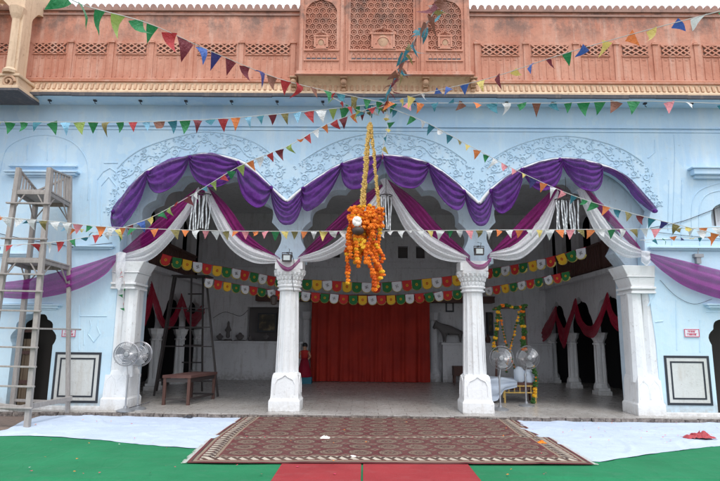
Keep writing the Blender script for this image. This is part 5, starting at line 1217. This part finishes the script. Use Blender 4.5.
def garl(pts, label, mix, r0=.05, Y=13.72):
    g = MB(); flowerstring(g, [SP(x_, y_, Y) for x_, y_ in crom(pts, 4)], r0, .07, rg, mix=mix); tag(g.build('flower_garland', ['orange', 'yellow', 'leafgreen']), label, 'garland', 'flower garlands on the swing')
garl([(495, 309), (505, 305), (515, 308), (526, 305)], 'yellow marigold garland wound along the top bar of the swing', (0, 1, 1, 2, 2), .048)
garl([(523, 306), (522, 320), (524, 332), (523, 346), (526, 352)], 'thick mixed garland down the right post of the swing', (0, 1, 2, 2, 2), .062)
garl([(498, 309), (497, 325), (494, 345), (496, 352)], 'dark leafy garland down the left post of the swing', (2, 2, 2, 2, 1), .05)
garl([(500, 312), (503, 330), (508, 350), (515, 368)], 'thin leafy garland slanting inside the swing frame from the left post', (2, 2, 0), .03)
garl([(519, 312), (515, 330), (510, 350), (506, 372)], 'thin leafy garland slanting inside the swing frame from the right post', (2, 2, 1), .03)
garl([(533, 366), (536, 378), (535, 392), (533, 402)], 'leafy garland drooping over the right end of the swing seat', (2, 2, 1), .05, 13.2)
# ================================================================== BACK-WALL OBJECTS
def frame(x0_, y0_, x1_, y1_, Y, label, m='ptg'):
    a = P(x0_, y0_, Y); b = P(x1_, y1_, Y); root = empty('picture_frame', (a.x, Y, b.z), label, 'picture', 'framed pictures on the back wall'); t = .05
    g = MB(); g.b2((a.x, Y, a.z), (b.x, Y+.03, a.z-t)); g.b2((a.x, Y, b.z), (b.x, Y+.03, b.z+t)); g.b2((a.x, Y, b.z+t), (a.x+t, Y+.03, a.z-t)); g.b2((b.x-t, Y, b.z+t), (b.x, Y+.03, a.z-t)); g.build('frame', 'ink', root)
    g = MB(); g.b2((a.x+t, Y+.015, b.z+t), (b.x-t, Y+.03, a.z-t)); g.build('picture', m, root)
frame(445.5, 302, 454, 312, B-.03, 'small dark framed picture high on the wall right of the curtain', 'inwall'); frame(258, 313, 276, 332, B-.05, 'large dark painting in the square niche left of the curtain'); 
frame(487, 313, 493.5, 335, B+.12, 'narrow dark picture in the niche between right pillar and swing')
def figure(base, h, lab, dress, top, skirt, cat='statue'):
    root = empty('painted_statue', tuple(base), lab, cat); b = Vector(base)
    g = MB(); g.lathe(b, [(.19*h, 0), (.17*h, .10*h), (.13*h, .35*h), (.10*h, .52*h), (.075*h, .60*h)], 18, mi=0); g.build('skirt', skirt, root, smooth=True)
    # body: continuous skin-modifier figure
    me = bpy.data.meshes.new('body'); V = [(0, 0, .5), (0, 0, .62), (0, 0, .76), (0, 0, .83), (0, -.005, .87), (0, -.01, .93), (.10, 0, .785), (.15, -.02, .66), (.10, -.11, .60), (-.10, 0, .785), (-.15, -.02, .66), (-.09, -.11, .62)]
    E_ = [(0, 1), (1, 2), (2, 3), (3, 4), (4, 5), (2, 6), (6, 7), (7, 8), (2, 9), (9, 10), (10, 11)]; rad = [.08, .062, .085, .035, .05, .058, .034, .028, .02, .034, .028, .02]
    me.from_pydata([Vector(v)*h for v in V], E_, []); o = bpy.data.objects.new('body', me); col.objects.link(o); o.parent = root; me.materials.append(M[top])
    md = o.modifiers.new('s', 'SKIN'); 
    for i, sv in enumerate(me.skin_vertices[0].data if me.skin_vertices else []): pass
    return root, o, rad, h
def skin_obj(name, parent, V, E_, rad, m, world):
    me = bpy.data.meshes.new(name); me.from_pydata([Vector(v)+Vector(world)-Vector(parent_world(parent)) for v in V], E_, []); o = bpy.data.objects.new(name, me); col.objects.link(o); o.parent = parent; o.location = (0, 0, 0); me.materials.append(M[m])
    md = o.modifiers.new('skin', 'SKIN'); bm = bmesh.new(); bm.from_mesh(me); sl = bm.verts.layers.skin.verify(); bm.verts.ensure_lookup_table()
    for v, r_ in zip(bm.verts, rad): v[sl].radius = (r_, r_); v[sl].use_root = v.index == 0
    bm.to_mesh(me); bm.free(); md.use_smooth_shade = True; s = o.modifiers.new('sub', 'SUBSURF'); s.levels = 1; s.render_levels = 2
    return o
# doll-like painted guard woman statue left of the curtain
fb = PG(304, 388, ZF); fb = Vector((P(304, 380, B-1.4).x, B-1.4, ZF)); hh = P(304, 343, B-1.4).z-ZF
st = empty('painted_statue', tuple(fb), 'small painted statue of a standing woman in a red dress beside the curtain', 'statue')
g = MB(); g.b2((fb.x-.20*hh, fb.y-.14*hh, ZF), (fb.x+.20*hh, fb.y+.14*hh, ZF+.16*hh)); g.build('pedestal', 'teal', st)
V = [(0, 0, .50), (0, 0, .62), (0, 0, .76), (0, 0, .83), (0, -.005, .88), (0, -.01, .93), (.10, 0, .785), (.15, -.02, .66), (.10, -.11, .60), (-.10, 0, .785), (-.15, -.02, .66), (-.09, -.11, .62)]
skin_obj('body', st, [Vector(v)*hh for v in V], [(0, 1), (1, 2), (2, 3), (3, 4), (4, 5), (2, 6), (6, 7), (7, 8), (2, 9), (9, 10), (10, 11)], [x_*hh for x_ in (.08, .062, .085, .035, .055, .055, .034, .028, .02, .034, .028, .02)], 'skin', fb)
g = MB(); g.lathe(fb, [(.20*hh, .16*hh), (.19*hh, .22*hh), (.14*hh, .40*hh), (.10*hh, .55*hh), (.08*hh, .62*hh)], 16); g.build('skirt', 'crimson', st, smooth=True)
g = MB(); g.lathe(fb, [(.085*hh, .60*hh), (.10*hh, .74*hh), (.11*hh, .80*hh), (.04*hh, .83*hh)], 14, sy=.75); g.build('blouse', 'tred', st, smooth=True)
g = MB(); g.ball(fb+Vector((0, .02*hh, .94*hh)), .068*hh, 8, 10, 1, .95, 1.05); g.build('hair', 'hair', st, smooth=True)
# idol on counter left, busts, pots
zc = P(240, 341, B-.5).z
def idol(px_, h, w, label):
    c = Vector((P(px_, 335, B-.25).x, B-.25, zc+.002)); root = empty('stone_idol', tuple(c), label, 'statue', 'stone figures on the counter')
    g = MB(); g.lathe(c, [(w*.7, 0), (w*.7, .04*h), (w*.5, .08*h)], 10); g.build('plinth', 'cowgrey', root)
    V = [(0, 0, .1), (0, 0, .3), (0, 0, .55), (0, 0, .70), (0, 0, .78), (0, 0, .9), (.5*w/h, -.1*w/h, .45), (-.5*w/h, -.1*w/h, .45)]
    skin_obj('figure', root, [Vector(v)*h for v in V], [(0, 1), (1, 2), (2, 3), (3, 4), (4, 5), (2, 6), (2, 7)], [w*.42, w*.30, w*.36, w*.16, w*.24, w*.08, w*.12, w*.12], 'cowgrey', c)
idol(228, .75, .22, 'slim grey stone idol standing on the left counter'); idol(240, .32, .30, 'squat grey stone figure on the left counter right of the slim idol'); idol(220, .28, .25, 'low grey stone figure on the left counter left of the slim idol'); idol(266, .30, .2, 'small dark figure on the left counter beneath the large painting')
# cow statue on right counter
zc2 = P(452, 343, B-.5).z; cc = Vector((P(452, 335, B-.3).x, B-.3, zc2)); cow = empty('cow_statue', tuple(cc), 'grey standing cow statue on the ledge right of the curtain', 'statue')
V = [(.28, 0, .42), (0, 0, .43), (-.28, 0, .46), (-.42, 0, .56), (-.52, 0, .60), (-.64, 0, .47), (.30, .08, .22), (.30, .08, .02), (.26, -.08, .22), (.26, -.08, .02), (-.28, .08, .22), (-.28, .08, .02), (-.24, -.08, .22), (-.24, -.08, .02), (.40, 0, .36), (.43, 0, .16), (-.55, .10, .76), (-.55, -.10, .76)]
skin_obj('body', cow, V, [(0, 1), (1, 2), (2, 3), (3, 4), (4, 5), (0, 6), (6, 7), (0, 8), (8, 9), (2, 10), (10, 11), (2, 12), (12, 13), (0, 14), (14, 15), (4, 16), (4, 17)], [.14, .16, .14, .11, .085, .055, .05, .025, .05, .025, .045, .025, .045, .025, .02, .015, .012, .012], 'cowgrey', cc)
# small dark box on the hall floor far right and hanging lantern by left pillar
c = P(459, 372, B-.8); g = MB(); g.b2((c.x-.2, c.y-.2, ZF+.25), (c.x+.25, c.y+.2, ZF+.55)); st2 = g.build('low_stool', 'brownwood'); tag(st2, 'small dark wooden stool at the foot of the back wall left of the right pillar', 'stool')
for sx, sy in ((-1, -1), (1, -1), (-1, 1), (1, 1)):
    g = MB(); g.bar((c.x+.02+sx*.18, c.y+sy*.16, ZF), (c.x+.02+sx*.18, c.y+sy*.16, ZF+.26), .05); g.build('leg', 'brownwood', st2)
c = P(274, 296, 13.4); lan = empty('hanging_lantern', tuple(c), 'small dark lantern hanging just left of the left free pillar', 'lantern')
g = MB(); g.lathe(c+Vector((0, 0, -.12)), [(.03, -.10), (.07, -.08), (.09, .08), (.10, .10), (.03, .15)], 8); g.build('lantern_body', 'pot', lan); g = MB(); g.tube([c, c+Vector((0, 0, .35))], .006, 5); g.build('chain', 'iron', lan)
# signs
def sign(x_, y_, w, h, label):
    c = P(x_, y_, F-.01); root = empty('wall_sign', tuple(c), label, 'sign', 'small notices on the outer walls')
    g = MB(); g.b2((c.x-w/2, F-.022, c.z-h/2), (c.x+w/2, F-.004, c.z+h/2)); g.build('board', 'signwhite', root)
    g = MB(); t = .012
    for a, b in (((-w/2, -h/2), (w/2, -h/2+t)), ((-w/2, h/2-t), (w/2, h/2)), ((-w/2, -h/2+t), (-w/2+t, h/2-t)), ((w/2-t, -h/2+t), (w/2, h/2-t))): g.b2((c.x+a[0], F-.026, c.z+a[1]), (c.x+b[0], F-.02, c.z+b[1]))
    g.build('border', 'signred', root)
    r = random.Random(2)
    for row, (zz_, ww) in enumerate(((.03, .55), (-.028, .68))):   # two lines of red Devanagari-like strokes
        g = MB(); x0 = c.x-ww*w/2; x1 = c.x+ww*w/2; top = c.z+zz_+.022; g.b2((x0, F-.026, top-.006), (x1, F-.0215, top))
        xx = x0+.006
        while xx < x1-.01:
            g.b2((xx, F-.0258, top-.042), (xx+.006, F-.0215, top-.004))
            if r.random() < .7: g.tube([(xx+.003-.012*math.sin(q), F-.024, top-.026+.012*math.cos(q)) for q in (0, .8, 1.6, 2.4, 3.14)], .003, 4)
            xx += r.uniform(.016, .028)
        g.build('lettering', 'signred', root)
sign(69, 333, .28, .15, 'small white notice with red lettering on the left wall by the door'); sign(691.5, 333, .30, .16, 'small white notice with red lettering above the right black-lined panel')
# cables
def cable(label, pts, r_=.007, Y=F-.02, m='darkcord'):
    g = MB(); g.tube([P(x_, y_, Y) for x_, y_ in crom(pts, 6)], r_, 5); tag(g.build('cable', m), label, 'cable', 'cables on the outer walls')
cable('thin dark cable sagging across the left wall above the violet drape', [(-8, 232), (30, 240), (70, 246), (112, 243)]); cable('thin dark cable rising across the right wall beside the blind niche', [(650, 228), (680, 222), (705, 213), (735, 201)]); cable('loose thin dark cable drooping on the right wall below the violet drape', [(660, 280), (676, 296), (694, 304), (712, 299)], .004)
cable('loose thin wire drooping across the upper right wall', [(655, 232), (690, 236), (735, 240)], .005)
# wall bracket box on right wall
c = P(698, 256, F-.05); g = MB(); g.b2((c.x-.09, F-.10, c.z-.03), (c.x+.09, F-.004, c.z+.04)); g.b2((c.x-.05, F-.08, c.z-.16), (c.x+.04, F-.004, c.z-.032)); g.tube([(c.x, F-.05, c.z+.04), (c.x+.02, F-.06, c.z+.16)], .008, 5); tag(g.build('junction_box', 'greymetal'), 'small grey junction box under the ledge on the right wall', 'junction box')
c = P(72, 245, F-.05); g = MB(); g.lathe((c.x, F-.07, c.z-.06), [(.03, 0), (.05, .02), (.03, .10), (.01, .14)], 8); tag(g.build('insulator', 'iron'), 'small dark insulator on the ledge of the left wall', 'insulator')
# small clutter
def jar(px_, Y, z_, r_, h, m, label, cat='pot', name='clay_pot'):
    c = Vector((P(px_, 340, Y).x, Y, z_)); g = MB(); g.lathe(c, [(r_*.6, 0), (r_, h*.3), (r_*.95, h*.55), (r_*.5, h*.8), (r_*.62, h)], 14); tag(g.build(name, m, smooth=True), label, cat)
jar(283, B-.3, zc+.002, .10, .26, 'pot', 'small dark pot on the left counter between the painting and the curtain')
jar(250, B-.3, zc+.002, .08, .20, 'cowgrey', 'small grey pot on the left counter at the lower left of the painting')
jar(488, B-.3, zc2+.002, .09, .30, 'brownwood', 'brown jar on the right counter beside the right pillar')
cable('white electric flex drooping along the back wall above the left counter', [(213, 318), (225, 312), (240, 316), (248, 310)], .008, B-.02)
cable('black cable running down from the floodlight of the left free pillar', [(291, 252), (294, 262), (292, 276), (294, 292)], .006, F+.02)
cable('flex trailing on the hall floor from the fans by the leftmost pillar', [(129, 408), (140, 405), (150, 402)], .008, F-.05)
for o in bpy.data.objects:
    if o.type == 'MESH' and o.name.split('.')[0] in ('pillar_base', 'pillar_capital', 'half_pillar', 'wall_plinth', 'ledge', 'window_hood', 'door_hood', 'column_base', 'balcony_moulding', 'balcony_bracket', 'pavilion_base', 'pavilion_front', 'stone_counter', 'leg', 'rung', 'brace', 'platform_edge'):
        if o.parent and o.parent.name.startswith(('iron', 'low')): continue
        bv = o.modifiers.new('bevel', 'BEVEL'); bv.width = .010 if o.parent.name.startswith('wooden') is False else .006; bv.segments = 2; bv.limit_method = 'ANGLE'; bv.angle_limit = math.radians(40)
# ================================================================== distant trees beyond the roof are hidden; sky and light
for o in bpy.data.objects:
    if '_w' in o: del o['_w']
w = bpy.data.worlds.new('World'); bpy.context.scene.world = w; w.use_nodes = True; nt = w.node_tree
sky = nt.nodes.new('ShaderNodeTexSky'); sky.sky_type = 'NISHITA'; sky.sun_disc = False; EL, AZ = 62, 160
sky.sun_elevation = math.radians(EL); sky.sun_rotation = math.radians(AZ); sky.air_density = 1.0; sky.dust_density = 4.0; sky.ozone_density = 1.0
hs = nt.nodes.new('ShaderNodeHueSaturation'); hs.inputs['Saturation'].default_value = .42
bg = nt.nodes['Background']; nt.links.new(sky.outputs[0], hs.inputs['Color']); tc = nt.nodes.new('ShaderNodeTexCoord'); nz = nt.nodes.new('ShaderNodeTexNoise'); nz.inputs['Scale'].default_value = 2.5; nz.inputs['Detail'].default_value = 6; nt.links.new(tc.outputs['Generated'], nz.inputs['Vector'])
rp = nt.nodes.new('ShaderNodeMapRange'); rp.inputs[1].default_value = .3; rp.inputs[2].default_value = .6; rp.inputs[3].default_value = .65; rp.inputs[4].default_value = .95; nt.links.new(nz.outputs['Fac'], rp.inputs[0])
mx = nt.nodes.new('ShaderNodeMix'); mx.data_type = 'RGBA'; nt.links.new(rp.outputs[0], mx.inputs[0]); nt.links.new(hs.outputs[0], mx.inputs[6]); mx.inputs[7].default_value = (7.2, 7.6, 8.2, 1); nt.links.new(mx.outputs[2], bg.inputs[0]); bg.inputs[1].default_value = .15
sd = bpy.data.lights.new('sun', 'SUN'); sd.energy = 1.3; sd.angle = math.radians(22); sd.color = (1, .97, .93); so = bpy.data.objects.new('sun', sd); col.objects.link(so)
az = math.radians(AZ); d = Vector((math.sin(az)*math.cos(math.radians(EL)), math.cos(az)*math.cos(math.radians(EL)), math.sin(math.radians(EL))))
so.rotation_euler = d.to_track_quat('Z', 'Y').to_euler()
s = bpy.context.scene; s.view_settings.view_transform = 'Standard'; s.view_settings.look = 'None'; s.view_settings.gamma = 1; s.view_settings.use_curve_mapping = False; s.view_settings.exposure = .5
s.cycles.use_denoising = True; s.cycles.max_bounces = 10; s.cycles.diffuse_bounces = 6; s.cycles.transparent_max_bounces = 16
